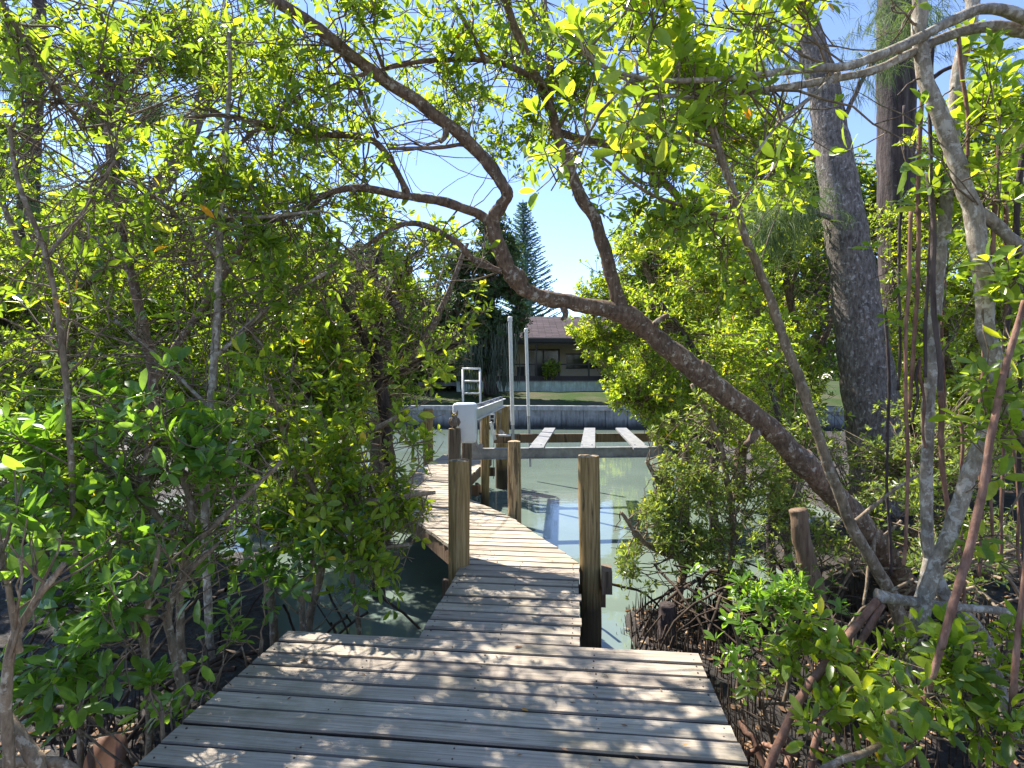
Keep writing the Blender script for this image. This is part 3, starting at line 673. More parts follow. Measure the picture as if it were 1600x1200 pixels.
def leaves(name, C, A, size, asp, nl, mat, parent, r, detail=False, droop=.12, tintc=.5, tints=.22, up=.35, kind='ovate'):
    """rosettes at C with axes A"""
    n = len(C)
    if n == 0: return None
    R = np.repeat(np.arange(n), nl); nL = len(R); j = np.tile(np.arange(nl), n)
    drop = r.random(nL) < .12; R = R[~drop]; j = j[~drop]; nL = len(R)
    ax = A[R]; ref = np.where(np.abs(ax[:, 2:3]) > .9, np.array([[1., 0, 0]]), np.array([[0, 0, 1.]]))
    b1 = np.cross(ax, ref); b1 /= np.linalg.norm(b1, axis=1, keepdims=True); b2 = np.cross(ax, b1)
    ph = j * 2.4 + (r.random(n) * 6.28)[R] + r.normal(0, .25, nL); el = r.uniform(.0, 1.1, nL)
    d = (b1 * np.cos(ph)[:, None] + b2 * np.sin(ph)[:, None]) * np.cos(el)[:, None] + ax * np.sin(el)[:, None]
    d += r.normal(0, .15, (nL, 3)); d /= np.linalg.norm(d, axis=1, keepdims=True)
    nrm = ax + np.array([0, 0, up]) + r.normal(0, .35, (nL, 3)); nrm -= d * (nrm * d).sum(1, keepdims=True); nrm /= np.linalg.norm(nrm, axis=1, keepdims=True) + 1e-9
    s = np.cross(d, nrm); L = size * r.uniform(.55, 1.15, nL) * (r.uniform(.65, 1.25, n)[R]); Wd = L * asp * r.uniform(.8, 1.15, nL)
    base = C[R] + d * (L * .12)[:, None] + ax * (-(j * .1) * L)[:, None] * .5
    L = L[:, None]; Wd = Wd[:, None] / 2; dr = droop * r.uniform(.2, 1.8, nL)[:, None] * L; fo = Wd * r.uniform(.1, .45, nL)[:, None]
    if not detail:
        P = [base, base + d * L * .38 + s * Wd * .9 + nrm * fo, base + d * L * .72 + s * Wd * .85 + nrm * (fo - dr * .5), base + d * L - nrm * dr,
             base + d * L * .72 - s * Wd * .85 + nrm * (fo - dr * .5), base + d * L * .38 - s * Wd * .9 + nrm * fo]
        V = np.stack(P, 1).reshape(-1, 3); q = np.array([0, 1, 2, 3, 0, 3, 4, 5]); nv = 6; sts = np.array([0, 4])
    else:
        prof = {'ovate': (.62, .98, .86), 'heart': (1.0, .85, .42), 'obovate': (.5, .9, 1.0)}[kind]
        ts = (.2, .48, .78) if kind != 'heart' else (.1, .4, .72)
        M = [base + d * L * t - nrm * dr * t * t for t in ts]
        Ls = [mm + s * Wd * w_ + nrm * fo * w_ for mm, w_ in zip(M, prof)]; Rs = [mm - s * Wd * w_ + nrm * fo * w_ for mm, w_ in zip(M, prof)]
        tip = base + d * L - nrm * dr * 1.1
        V = np.stack([base, *M, tip, *Ls, *Rs], 1).reshape(-1, 3); nv = 11
        q = np.array([0, 5, 1, 5, 6, 2, 1, 6, 7, 3, 2, 7, 4, 3, 0, 1, 8, 8, 1, 2, 9, 9, 2, 3, 10, 10, 3, 4]); sts = np.array([0, 3, 7, 11, 14, 17, 21, 25])
    loops = (q[None] + (np.arange(nL) * nv)[:, None]).reshape(-1); starts = (sts[None] + (np.arange(nL) * len(q))[:, None]).reshape(-1)
    me = np_mesh(name, V, loops, starts, detail)
    ti = np.clip(tintc + r.normal(0, tints, nL), 0, .965); odd = r.random(nL); ti = np.where(odd > .994, r.uniform(.97, 1, nL), ti)
    me.attributes.new('tint', 'FLOAT', 'FACE').data.foreach_set('value', np.repeat(ti, len(sts)).astype(np.float32))
    return link(name, me, mat, parent)

def trunkmesh(paths, mat, parent, name='trunk', K=12, world=False, n=8, lump=.10):
    MV = []; ML = []; MS = []; vb = 0; lb = 0; skel = []
    for path in paths:
        if world: P = np.array([p[:3] for p in path], float); R = np.array([p[3] for p in path], float)
        else: P = np.array([W(a, b, c) for a, b, c, _ in path]); R = np.array([w_ / 2 * c / F for a, b, c, w_ in path])
        Q = catmull(np.hstack([P, R[:, None]]), n); C = Q[:, :3]; rr = np.maximum(Q[:, 3], .0015)
        C = C + (np.stack([vnoise(C, 5, 1), vnoise(C, 5, 2), vnoise(C, 5, 3)], -1) * np.minimum(rr, .05)[:, None] * .22)
        V, l, s = tubes(C[None], rr[None], K, True)
        cc = np.repeat(C, K, 0); dv = V - cc; rk = np.minimum(1, .07 / np.repeat(rr, K)); V = cc + dv * (1 + rk * (lump * vnoise(V, 14, 5) + lump * .6 * vnoise(V, 40, 6)))[:, None]
        MV.append(V); ML.append(l + vb); MS.append(s + lb); vb += len(V); lb += len(l)
        skel.append(C)
    me = np_mesh(name, np.vstack(MV), np.concatenate(ML), np.concatenate(MS), True)
    o = link(name, me, mat, parent)
    return o, np.vstack(skel)

TOT = [0]
def grow(root, skel, blobs, size, asp=.4, nl=6, mat=LEAF_A, detail=False, seed=0, twigmat=TWIG, dens=1.0, droop=.12, tintc=.5, kind='ovate', mask=True, brr=.0048, tip=.14):
    r = np.random.default_rng(seed + 100); C = []; A = []; BP = []; BR = []; TP = []; TR = []
    for b in blobs:
        px, py, d, rx, ry, rz, n = b; n = int(n * dens * (1.45 if detail else 2.0)); c = W(px, py, d); nb = max(3, n // 15)
        q = r.normal(0, 1, (nb, 3)); q /= np.linalg.norm(q, axis=1, keepdims=True); q *= (r.random((nb, 1)) ** .45); E = c + q * [rx, ry, rz]
        ds = np.linalg.norm(skel - c, axis=1); cand = np.where(ds < ds.min() + .45)[0]; An = skel[r.choice(cand, nb)]
        mid = (An + E) / 2 + r.normal(0, .10, (nb, 3)) * np.linalg.norm(E - An, axis=1)[:, None] + [0, 0, .03]
        t = np.linspace(0, 1, 7)[None, :, None]
        P = An[:, None] * (1 - t) ** 2 + 2 * mid[:, None] * t * (1 - t) + E[:, None] * t * t
        P[:, 1:-1] += r.normal(0, .012, P[:, 1:-1].shape) * min(1, d / 4)
        if mask:
            flat = P[:, 2:].reshape(-1, 3); y = np.maximum(flat[:, 1], .1); ppx = 800 + F * flat[:, 0] / y; ppy = HY - F * (flat[:, 2] - CZ) / y
            bad = (inpoly(ppx, ppy, POLY) & (flat[:, 1] < 26)).reshape(nb, -1).any(1)
            nearc = (np.linalg.norm(P - [0, 0, CZ], axis=2) < 1.0).any(1)
            ok = ~(bad | nearc)
        else: ok = np.ones(nb, bool)
        if ok.sum() == 0: continue
        P = P[ok]; nb = len(P)
        rr = np.linspace(1, .35, 7)[None] * brr * r.uniform(.7, 1.5, (nb, 1)) * (1 + .05 * d)
        BP.append(P); BR.append(rr)
        bi = r.integers(0, nb, n); tt = r.uniform(.4, 1.0, n) ** .8; f = tt * 6; k0 = np.minimum(f.astype(int), 5); fr = (f - k0)[:, None]
        B = P[bi, k0] * (1 - fr) + P[bi, k0 + 1] * fr; dirb = P[bi, k0 + 1] - P[bi, k0]; dirb /= np.linalg.norm(dirb, axis=1, keepdims=True) + 1e-9
        off = dirb * .6 + r.normal(0, .75, (n, 3)) + [0, 0, .35]; off /= np.linalg.norm(off, axis=1, keepdims=True)
        ln = r.uniform(.35, 1.3, n)[:, None] * tip * (size / .08)
        Tp = B + off * ln
        km = keepmask(Tp, r) if mask else np.ones(n, bool)
        ax = off + [0, 0, .45]; ax /= np.linalg.norm(ax, axis=1, keepdims=True)
        C.append(Tp[km]); A.append(ax[km]); mm = (B + Tp) / 2 - [0, 0, .01]
        TP.append(np.stack([B, mm, Tp], 1)[km]); TR.append(np.repeat(np.array([[.0028, .0024, .002]]) * (size / .08) * (1 + .03 * d), km.sum(), 0))
    if not C: return
    C = np.vstack(C); A = np.vstack(A); TOT[0] += len(C) * nl
    leaves('crown', C, A, size, asp, nl, mat, root, r, detail, droop, tintc, kind=kind)
    V1, l1, s1 = tubes(np.vstack(BP), np.vstack(BR), 5); V2, l2, s2 = tubes(np.vstack(TP), np.vstack(TR), 3)
    me = np_mesh('branches', np.vstack([V1, V2]), np.concatenate([l1, l2 + len(V1)]), np.concatenate([s1, s2 + len(l1)]), True)
    link('branches', me, twigmat, root)

def tree(label, paths, bark, blobs, size, name='mangrove_tree', cat='tree', group=None, seed=0, world=False, K=12, **kw):
    p0 = paths[0][0]; base = np.array(p0[:3]) if world else W(*p0[:3])
    root = empty(name, base, label, cat, group)
    t, sk = trunkmesh(paths, bark, root, K=K, world=world)
    grow(root, sk, blobs, size, seed=seed, **kw)
    return root
def gpath(px, d, top_py, w0, w1, lean=0, gz=-.8, n=5):
    """ground-rooted stem rising to a pixel height"""
    b = W(px, HY, d); b[2] = gz; pyb = HY + (CZ - gz) / d * F; out = []
    for k in range(n):
        t = k / (n - 1); out.append((px + lean * t + 10 * math.sin(px + k * 2.1), pyb + (top_py - pyb) * t, d, w0 + (w1 - w0) * t))
    return out

GM = 'mangroves and shrubs lining the boardwalk'
# ------------------------------------------------------------------ the arching mangrove over the walkway
arch = [(1450, 985, 5.5, 46), (1405, 905, 5.4, 42), (1370, 850, 5.3, 38), (1320, 790, 5.2, 36), (1270, 740, 5.1, 34), (1200, 668, 5.0, 32), (1100, 590, 4.9, 33), (1040, 540, 4.85, 31), (975, 492, 4.8, 29), (900, 475, 4.75, 24), (845, 465, 4.7, 24),
        (803, 436, 4.65, 24), (785, 395, 4.6, 24), (768, 350, 4.55, 23), (784, 322, 4.5, 19), (792, 298, 4.45, 19), (758, 250, 4.4, 20), (712, 205, 4.3, 20), (640, 150, 4.2, 19), (560, 95, 4.1, 18), (490, 40, 4.0, 18), (430, 0, 3.9, 17), (350, -60, 3.8, 14)]
forks = [arch,
    [(768, 350, 4.55, 16), (742, 333, 4.52, 15), (690, 316, 4.45, 14), (640, 308, 4.4, 13), (560, 295, 4.3, 11), (510, 303, 4.25, 10), (470, 330, 4.2, 9), (420, 345, 4.1, 7)],
    [(640, 308, 4.4, 10), (620, 268, 4.35, 10), (590, 225, 4.3, 10), (550, 212, 4.25, 10), (490, 210, 4.2, 9), (400, 190, 4.1, 8), (330, 180, 4.0, 6), (240, 195, 3.9, 5)],
    [(975, 495, 4.8, 24), (957, 435, 4.8, 21), (932, 350, 4.8, 19), (905, 300, 4.75, 18), (880, 235, 4.7, 16), (862, 180, 4.65, 15), (835, 110, 4.6, 14), (800, 30, 4.5, 13), (780, -40, 4.4, 12)],
    [(783, 425, 4.6, 10), (742, 408, 4.55, 10), (715, 380, 4.5, 9), (665, 352, 4.45, 9), (625, 352, 4.4, 8), (570, 385, 4.35, 6)],
    [(880, 235, 4.7, 13), (862, 170, 4.8, 12), (858, 90, 4.9, 11), (850, 0, 5.0, 10)],
    [(862, 205, 4.7, 12), (960, 230, 5.0, 13), (1010, 262, 5.2, 13), (1060, 310, 5.4, 11), (1110, 400, 5.6, 8)],
    [(730, 223, 4.35, 6), (680, 231, 4.3, 6), (605, 232, 4.2, 5)],
    [(860, 140, 4.6, 9), (800, 104, 4.4, 9), (740, 93, 4.3, 8), (660, 96, 4.2, 7), (560, 118, 4.1, 6), (500, 145, 4.0, 5)],
    [(760, 100, 4.3, 8), (735, 50, 4.2, 7), (700, -10, 4.1, 6)],
    [(590, 215, 4.3, 6), (545, 100, 4.1, 6), (500, 60, 4.0, 5)],
    [(600, 110, 4.15, 6), (580, 60, 4.0, 5), (540, -10, 3.9, 5)],
    [(1012, 520, 4.82, 14), (1030, 500, 4.75, 9), (1044, 492, 4.7, 7)], [(1190, 662, 5.0, 20), (1176, 684, 4.92, 12), (1166, 694, 4.88, 9)], [(880, 478, 4.75, 14), (884, 492, 4.7, 9), (878, 500, 4.68, 5)],
    [(1085, 575, 4.9, 36), (1095, 584, 4.9, 39), (1106, 594, 4.9, 36)], [(795, 425, 4.65, 27), (806, 436, 4.65, 30), (818, 445, 4.68, 27)], [(960, 486, 4.8, 30), (978, 492, 4.8, 35), (996, 506, 4.82, 32)], [(1240, 710, 5.05, 36), (1252, 722, 5.07, 39), (1264, 734, 5.09, 36)],
    [(700, 196, 4.3, 14), (694, 214, 4.25, 8), (688, 222, 4.22, 6)]]
tree('leaning brown mangrove whose long trunk arches from the right bank across the walkway', forks, BARK_BROWN, [
    (640, 60, 4.0, .55, .5, .35, 70), (560, 180, 4.0, .45, .5, .3, 70), (470, 130, 3.9, .6, .5, .45, 150), (360, 100, 3.8, .6, .5, .45, 170), (300, 210, 3.8, .55, .5, .35, 130), (450, 270, 4.1, .5, .5, .35, 130),
    (540, 340, 4.3, .5, .4, .3, 110), (640, 420, 4.4, .55, .5, .35, 130), (420, 380, 4.0, .5, .5, .35, 120), (740, 150, 4.3, .4, .4, .4, 110), (690, 180, 4.3, .45, .4, .35, 140), (800, 250, 4.6, .3, .3, .3, 80), (760, 120, 4.5, .4, .4, .35, 110), (630, 120, 4.2, .4, .4, .3, 100), (740, 300, 4.5, .25, .3, .2, 40), (600, 280, 4.3, .35, .3, .2, 70), (650, 20, 4, .5, .4, .3, 90), (800, 60, 4.4, .5, .5, .4, 110), (880, 60, 4.7, .5, .5, .4, 110),
    (930, 150, 4.8, .5, .5, .4, 120), (980, 280, 5.0, .5, .5, .4, 130), (1060, 220, 5.2, .6, .5, .5, 170), (720, 20, 4.1, .4, .4, .3, 90), (1100, 380, 5.5, .6, .5, .5, 150), (860, 210, 4.6, .35, .3, .3, 40), (520, 20, 3.9, .5, .5, .4, 110), (820, 170, 4.6, .3, .3, .3, 70)],
    .082, seed=1, n=8) if False else None
root = empty('mangrove_tree', W(1450, 985, 5.5), 'leaning brown mangrove whose long trunk arches from the right bank across the walkway', 'tree', GM)
_, SK = trunkmesh(forks, BARK_BROWN, root, K=18, lump=.15)
grow(root, SK, [
    (640, 60, 4.0, .55, .5, .35, 70), (560, 180, 4.0, .45, .5, .3, 70), (470, 130, 3.9, .6, .5, .45, 150), (360, 100, 3.8, .6, .5, .45, 170), (300, 210, 3.8, .55, .5, .35, 130), (450, 270, 4.1, .5, .5, .35, 130),
    (540, 340, 4.3, .5, .4, .3, 110), (640, 420, 4.4, .55, .5, .35, 130), (420, 380, 4.0, .5, .5, .35, 120), (740, 150, 4.3, .4, .4, .4, 50), (800, 60, 4.4, .5, .5, .4, 110), (880, 60, 4.7, .5, .5, .4, 110),
    (930, 150, 4.8, .5, .5, .4, 120), (980, 280, 5.0, .5, .5, .4, 130), (1060, 220, 5.2, .6, .5, .5, 170), (720, 20, 4.1, .4, .4, .3, 50), (1100, 380, 5.5, .6, .5, .5, 150), (860, 210, 4.6, .35, .3, .3, 40), (520, 20, 3.9, .5, .5, .4, 110), (820, 170, 4.6, .3, .3, .3, 35)],
    .092, seed=1, tintc=.6)

grow(root, SK, [(780, 60, 5.2, .5, .5, .4, 150), (700, 120, 5.1, .5, .5, .4, 150), (860, 130, 5.3, .45, .5, .4, 110), (940, 60, 5.3, .5, .5, .4, 120), (640, 200, 5.0, .45, .4, .35, 120), (760, 230, 5.1, .4, .4, .35, 90), (560, 270, 5.0, .45, .4, .3, 110), (560, 60, 5.0, .5, .5, .4, 130), (880, 250, 5.3, .3, .3, .3, 50)],
    .068, seed=101, tintc=.62, brr=.0035)
# ------------------------------------------------------------------ left side
tree('slim pale-barked mangrove with straight trunk rising left of the platform', [[*gpath(328, 4.0, 765, 12, 12, 0, -.8, 3), (335, 560, 4.0, 12), (341, 450, 4.0, 11), (345, 330, 4.0, 10), (352, 220, 4.0, 8), (360, 100, 4.0, 6), (350, 0, 4.0, 4)],
     [(335, 560, 4.0, 7), (420, 480, 4.1, 6), (520, 420, 4.2, 5)], [(343, 342, 4.0, 7), (420, 338, 4.0, 6), (500, 330, 4.0, 4)], [(330, 640, 4.0, 6), (250, 560, 3.9, 5), (180, 500, 3.8, 4)], [(341, 400, 4, 7), (270, 330, 4, 6), (200, 280, 4, 5)]],
    BARK_PALE, [(340, 300, 4, .6, .5, .5, 170), (250, 400, 3.9, .6, .5, .5, 190), (430, 470, 4.1, .5, .5, .45, 150), (320, 520, 4, .6, .4, .5, 150), (180, 520, 3.9, .6, .5, .45, 160), (520, 430, 4.3, .5, .5, .4, 120), (420, 600, 4.1, .5, .5, .4, 130), (220, 280, 4, .5, .5, .4, 120)],
    .105, group=GM, seed=2, dens=1.25)
tree('thin dark-stemmed mangrove nearest the left edge of the view', [[*gpath(120, 3.1, 700, 9, 9, 0, -.8, 3), (103, 600, 3.1, 9), (92, 500, 3.1, 8), (72, 400, 3.1, 8), (30, 290, 3.1, 7), (15, 200, 3.1, 6)], [(0, 0, 3.1, 8), (35, 60, 3.15, 7), (75, 125, 3.2, 7), (130, 200, 3.3, 5)], [(72, 400, 3.1, 6), (130, 330, 3.2, 5), (180, 250, 3.2, 4)]],
    BARK_TAN, [(60, 330, 3.1, .4, .4, .4, 110), (120, 440, 3.2, .45, .4, .4, 110), (50, 520, 3.1, .4, .4, .35, 90), (60, 120, 3.2, .5, .4, .4, 130), (160, 180, 3.3, .5, .4, .4, 120), (20, 220, 3.1, .35, .4, .35, 70), (190, 330, 3.4, .35, .35, .3, 60), (200, 60, 3.4, .5, .5, .35, 110)],
    .082, group=GM, seed=3, tintc=.6)
tree('twin-stemmed mangrove behind the front rows on the left', [[*gpath(235, 5.4, 600, 16, 15, 0, -.8, 3), (190, 370, 5.4, 14), (178, 300, 5.4, 13), (170, 210, 5.4, 12), (165, 100, 5.4, 9), (150, -20, 5.4, 6)], [(198, 420, 5.4, 11), (186, 300, 5.4, 9), (182, 205, 5.4, 8), (195, 80, 5.4, 6)], [(235, 600, 5.4, 12), (330, 460, 5.5, 10), (400, 350, 5.5, 8)]],
    BARK_BROWN, [(150, 140, 5.4, .9, .7, .6, 260), (250, 60, 5.3, .9, .7, .6, 260), (60, 180, 5.4, .8, .7, .7, 200), (280, 350, 5.5, .9, .6, .7, 260), (120, 380, 5.4, .9, .6, .6, 230), (380, 300, 5.5, .8, .6, .6, 220), (400, 40, 5.3, .8, .7, .5, 180), (60, 20, 5.3, .8, .7, .6, 200)],
    .11, group=GM, seed=4, dens=1.35)
tree('bushy mangrove standing in the water left of the walkway bend', [[*gpath(600, 6.3, 640, 22, 20, 0, -1.3, 4), (588, 560, 6.3, 19), (600, 480, 6.3, 15), (640, 400, 6.3, 10)], [(590, 570, 6.3, 13), (540, 480, 6.2, 10), (480, 400, 6.1, 8)], [(595, 600, 6.3, 12), (660, 560, 6.0, 9), (720, 535, 5.8, 6)], [(600, 680, 6.3, 12), (520, 640, 6.0, 10), (450, 600, 5.8, 7)]],
    BARK_DARK, [(560, 470, 6.1, .8, .6, .6, 300), (640, 500, 5.9, .7, .5, .45, 260), (715, 530, 5.7, .36, .4, .28, 90), (520, 560, 6.0, .8, .6, .6, 280), (620, 590, 5.9, .6, .5, .4, 170), (560, 660, 5.9, .7, .5, .4, 200), (470, 500, 6.1, .7, .6, .6, 240), (640, 400, 6.4, .7, .5, .5, 200), (460, 640, 5.8, .7, .5, .5, 220), (690, 590, 5.5, .22, .3, .2, 40), (690, 430, 5.9, .4, .4, .3, 120), (735, 490, 5.7, .24, .3, .25, 70), (700, 370, 6.1, .35, .4, .2, 70), (560, 380, 6.4, .8, .5, .5, 200)],
    .108, group=GM, seed=5, tintc=.72)
tree('low mangrove shrub overhanging the left edge of the bending planks', [[*gpath(480, 4.6, 760, 14, 12, 30, -1.0, 4), (560, 690, 4.7, 10), (640, 640, 4.7, 7)], [(500, 800, 4.6, 11), (590, 780, 4.6, 9), (680, 770, 4.6, 6)], [(490, 860, 4.6, 10), (560, 860, 4.5, 8), (640, 850, 4.5, 6)], [(500, 780, 4.6, 9), (450, 690, 4.5, 8), (420, 600, 4.4, 6)]],
    BARK_TAN, [(650, 640, 4.7, .3, .3, .25, 70), (655, 730, 4.75, .2, .3, .22, 90), (672, 690, 4.9, .14, .25, .14, 70), (668, 800, 4.7, .16, .25, .2, 110), (640, 880, 4.5, .2, .25, .15, 50), (610, 740, 4.8, .3, .3, .25, 90), (560, 700, 4.7, .5, .4, .4, 150), (630, 800, 4.6, .3, .3, .22, 80), (540, 790, 4.5, .45, .4, .35, 120), (660, 850, 4.5, .17, .25, .15, 34), (450, 720, 4.5, .5, .4, .45, 160), (560, 880, 4.3, .35, .3, .2, 50), (470, 830, 4.3, .45, .4, .3, 90), (600, 940, 4.1, .28, .25, .12, 26), (430, 620, 4.4, .5, .4, .4, 130)],
    .10, group=GM, seed=6, tintc=.7, detail=True, dens=.85)
tree('dense mangrove shrub in front of the pale slim trunk on the left', [[*gpath(290, 3.4, 800, 12, 11, 0, -.75, 4), (270, 700, 3.4, 9), (240, 620, 3.4, 6)], [(290, 860, 3.4, 10), (380, 780, 3.4, 8), (440, 720, 3.5, 6)], [(285, 850, 3.4, 9), (200, 760, 3.3, 8), (120, 690, 3.3, 6)]],
    BARK_TAN, [(260, 640, 3.4, .5, .4, .35, 150), (360, 700, 3.4, .45, .4, .35, 140), (420, 780, 3.4, .4, .35, .3, 110), (180, 660, 3.3, .45, .4, .35, 130), (300, 770, 3.3, .45, .35, .35, 140), (200, 780, 3.2, .45, .35, .35, 120), (80, 640, 3.3, .45, .4, .35, 120), (370, 860, 3.3, .35, .3, .25, 60), (60, 740, 3.2, .45, .35, .3, 100)],
    .125, group=GM, seed=7, mat=LEAF_B, tintc=.6, detail=True, dens=1.0, tip=.1)
tree('leafy shrub with long pointed leaves beside the left edge of the platform', [[*gpath(225, 2.9, 1020, 10, 10, 0, -.7, 3), (205, 980, 2.9, 12), (180, 930, 2.9, 9), (170, 850, 2.9, 6)], [(225, 1040, 2.9, 11), (232, 940, 2.8, 9), (250, 850, 2.8, 6)], [(290, 1110, 3.1, 12), (270, 1010, 3.1, 12), (262, 960, 3.1, 12), (290, 900, 3.1, 9), (340, 850, 3.1, 6)], [(225, 1060, 2.9, 8), (140, 1040, 2.7, 6), (90, 1000, 2.6, 5)], [(290, 1130, 3.1, 11), (300, 1200, 3.1, 11), (318, 1280, 3.1, 12)]],
    BARK_TAN, [(190, 860, 2.8, .38, .3, .25, 60), (300, 850, 2.9, .35, .3, .22, 55), (120, 1000, 2.6, .3, .25, .2, 26), (200, 960, 2.6, .3, .2, .2, 34), (310, 930, 3.0, .22, .2, .14, 22), (130, 920, 2.7, .35, .3, .25, 44), (400, 820, 3.2, .3, .3, .25, 45), (180, 1080, 2.5, .2, .2, .12, 12), (60, 1100, 2.5, .25, .2, .15, 14)],
    .125, asp=.36, nl=7, mat=LEAF_B, group=GM, seed=8, tintc=.45, detail=True, tip=.09, droop=.22)
tree('low sprouting shrub in the mud close against the left platform edge', [[*gpath(330, 3.2, 1080, 8, 6, 0, -.7, 3)], [*gpath(250, 2.7, 1110, 8, 6, 0, -.7, 3)], [*gpath(400, 3.6, 1000, 8, 6, 0, -.7, 3)]],
    TWIG, [(330, 990, 3.2, .25, .2, .16, 30), (260, 1060, 2.8, .2, .18, .14, 20), (400, 930, 3.5, .3, .2, .16, 34), (60, 1060, 2.5, .2, .2, .12, 12), (330, 1060, 3.0, .12, .12, .08, 8)],
    .11, asp=.36, mat=LEAF_B, group=GM, seed=108, tintc=.6, detail=True, tip=.08)
tree('shrub with broad heart-shaped leaves at the lower left edge', [[*gpath(20, 2.1, 1050, 18, 15, 0, -.7, 3), (50, 950, 2.1, 11), (100, 880, 2.1, 8)], [(30, 1020, 2.1, 11), (10, 900, 2.1, 8), (-10, 800, 2.1, 6)]],
    BARK_TAN, [(60, 890, 2.05, .2, .2, .12, 12), (10, 830, 2.05, .2, .2, .15, 13), (110, 840, 2.15, .2, .2, .12, 10), (30, 970, 2.0, .18, .18, .1, 8), (0, 760, 2.2, .2, .2, .12, 9)],
    .125, asp=.8, nl=5, mat=LEAF_B, group=GM, seed=9, tintc=.5, detail=True, tip=.08, kind='heart', droop=.25)
tree('thin-twigged mangrove clump at the water edge behind the platform corner', [[*gpath(470, 4.3, 940, 10, 9, 0, -.9, 3), (490, 870, 4.3, 8), (500, 800, 4.3, 6)], [*gpath(420, 4.6, 900, 14, 12, 0, -.9, 3), (440, 830, 4.6, 10), (470, 700, 4.6, 7)], [*gpath(560, 5.2, 900, 9, 8, 0, -1.3, 3), (550, 820, 5.2, 6)]],
    BARK_TAN, [(480, 870, 4.3, .4, .35, .22, 50), (430, 800, 4.5, .45, .35, .3, 90), (540, 830, 4.6, .35, .35, .25, 50), (600, 880, 4.6, .25, .25, .18, 30), (400, 900, 4.2, .35, .3, .2, 26)],
    .10, group=GM, seed=10, mat=LEAF_B, detail=True, dens=.8)
tree('fine-leaved mangrove filling the upper left behind the first stems', [[*gpath(60, 6.4, 640, 18, 15, 40, -1.0, 4), (120, 480, 6.4, 13), (160, 330, 6.4, 10), (200, 180, 6.4, 7)], [(110, 520, 6.4, 11), (30, 380, 6.4, 8), (-20, 250, 6.4, 6)], [(130, 450, 6.4, 11), (260, 330, 6.4, 8), (380, 220, 6.4, 6), (470, 150, 6.4, 5)]],
    BARK_TAN, [(60, 60, 6.3, 1., .6, .7, 260), (200, 120, 6.4, 1., .6, .7, 260), (340, 160, 6.4, 1., .6, .7, 260), (460, 90, 6.4, .9, .6, .7, 220), (480, 260, 6.5, .9, .6, .6, 230), (320, 320, 6.4, 1., .6, .6, 240), (160, 300, 6.4, 1., .6, .7, 240), (20, 250, 6.3, 1., .6, .7, 220), (60, 430, 6.3, 1., .6, .6, 220), (240, 450, 6.4, 1., .6, .6, 220), (420, 420, 6.5, 1., .6, .6, 220), (560, 330, 6.6, .7, .5, .4, 150)],
    .082, group=GM, seed=102, tintc=.62, brr=.0038)
# rows further back on the left
LB = [(30, 8.0, 330, 'mangrove behind the twin-stemmed one at the far left'), (300, 7.6, 360, 'mangrove filling the left middle behind the slim pale trunk'), (470, 8.8, 350, 'mangrove behind the ends of the arching left branches'), (150, 10.5, 400, 'distant mangrove crown seen low between the stems at far left'), (400, 11.5, 400, 'distant round mangrove low behind the left bushes'), (600, 13.0, 430, 'low far mangrove on the left bank beside the dock pilings')]
for i, (px, d, top, lab) in enumerate(LB):
    hh = HY + 2.3 / d * F; bl = []; rr_ = np.random.default_rng(i + 40)
    ncell = 6
    for k in range(ncell):
        bx = px + rr_.normal(0, 110); by = top + (620 - top) * (k + .5) / ncell; bl.append((bx, by, d + rr_.normal(0, .5), 1.3, .9, .9, 330))
    tree(lab, [[*gpath(px, d, 500, 26, 16, 30, -.9, 4), (px + 10, (top + 500) / 2, d, 12), (px, top, d, 6)], [(px + 20, 560, d, 13), (px - 60, 450, d, 10), (px - 110, 330, d, 6)], [(px + 20, 600, d, 12), (px + 90, 480, d, 9), (px + 130, 380, d, 6)]],
         BARK_BROWN if i % 2 else BARK_DARK, bl, .10 if d < 9 else .12, group=GM, seed=20 + i, mat=LEAF_A if i % 2 else LEAF_D if i > 2 else LEAF_A, tintc=.5, dens=1.0)
tree('low mangrove thicket on the left bank below the tall crowns', [[*gpath(120, 6.0, 640, 16, 8, 0, -.9, 4)], [*gpath(330, 6.2, 600, 14, 7, 0, -.9, 4)], [*gpath(-60, 5.6, 600, 14, 7, 0, -.9, 4)]],
    BARK_DARK, [(250, 560, 6.2, 1., .6, .6, 240), (420, 640, 6.2, .8, .6, .5, 200), (500, 740, 6., .6, .5, .4, 140), (100, 500, 6.2, 1, .6, .6, 200), (60, 620, 5.6, 1., .6, .6, 240), (180, 700, 5.6, 1., .6, .6, 240), (300, 620, 5.8, 1., .6, .6, 240), (400, 720, 5.6, .9, .6, .6, 200), (-20, 740, 5.2, .9, .6, .6, 170), (140, 820, 4.9, .9, .6, .4, 150), (280, 860, 4.9, .8, .5, .35, 110)],
    .092, group=GM, seed=31, mat=LEAF_A, tintc=.5)
tree('leaning grey trunk rising through the leaves at the upper left', [[(150, 560, 9, 36), (215, 370, 9, 32), (245, 300, 9, 29), (280, 240, 9, 27), (320, 150, 9, 24), (360, 40, 9, 20)], [(150, 560, 9, 36), (120, 640, 9, 38), (100, 800, 9, 42), (95, 840, 9, 44)]], BARK_GREY, [(330, 60, 9, 1.2, 1, .8, 120)], .1, seed=32, mat=LEAF_D, group=GM)
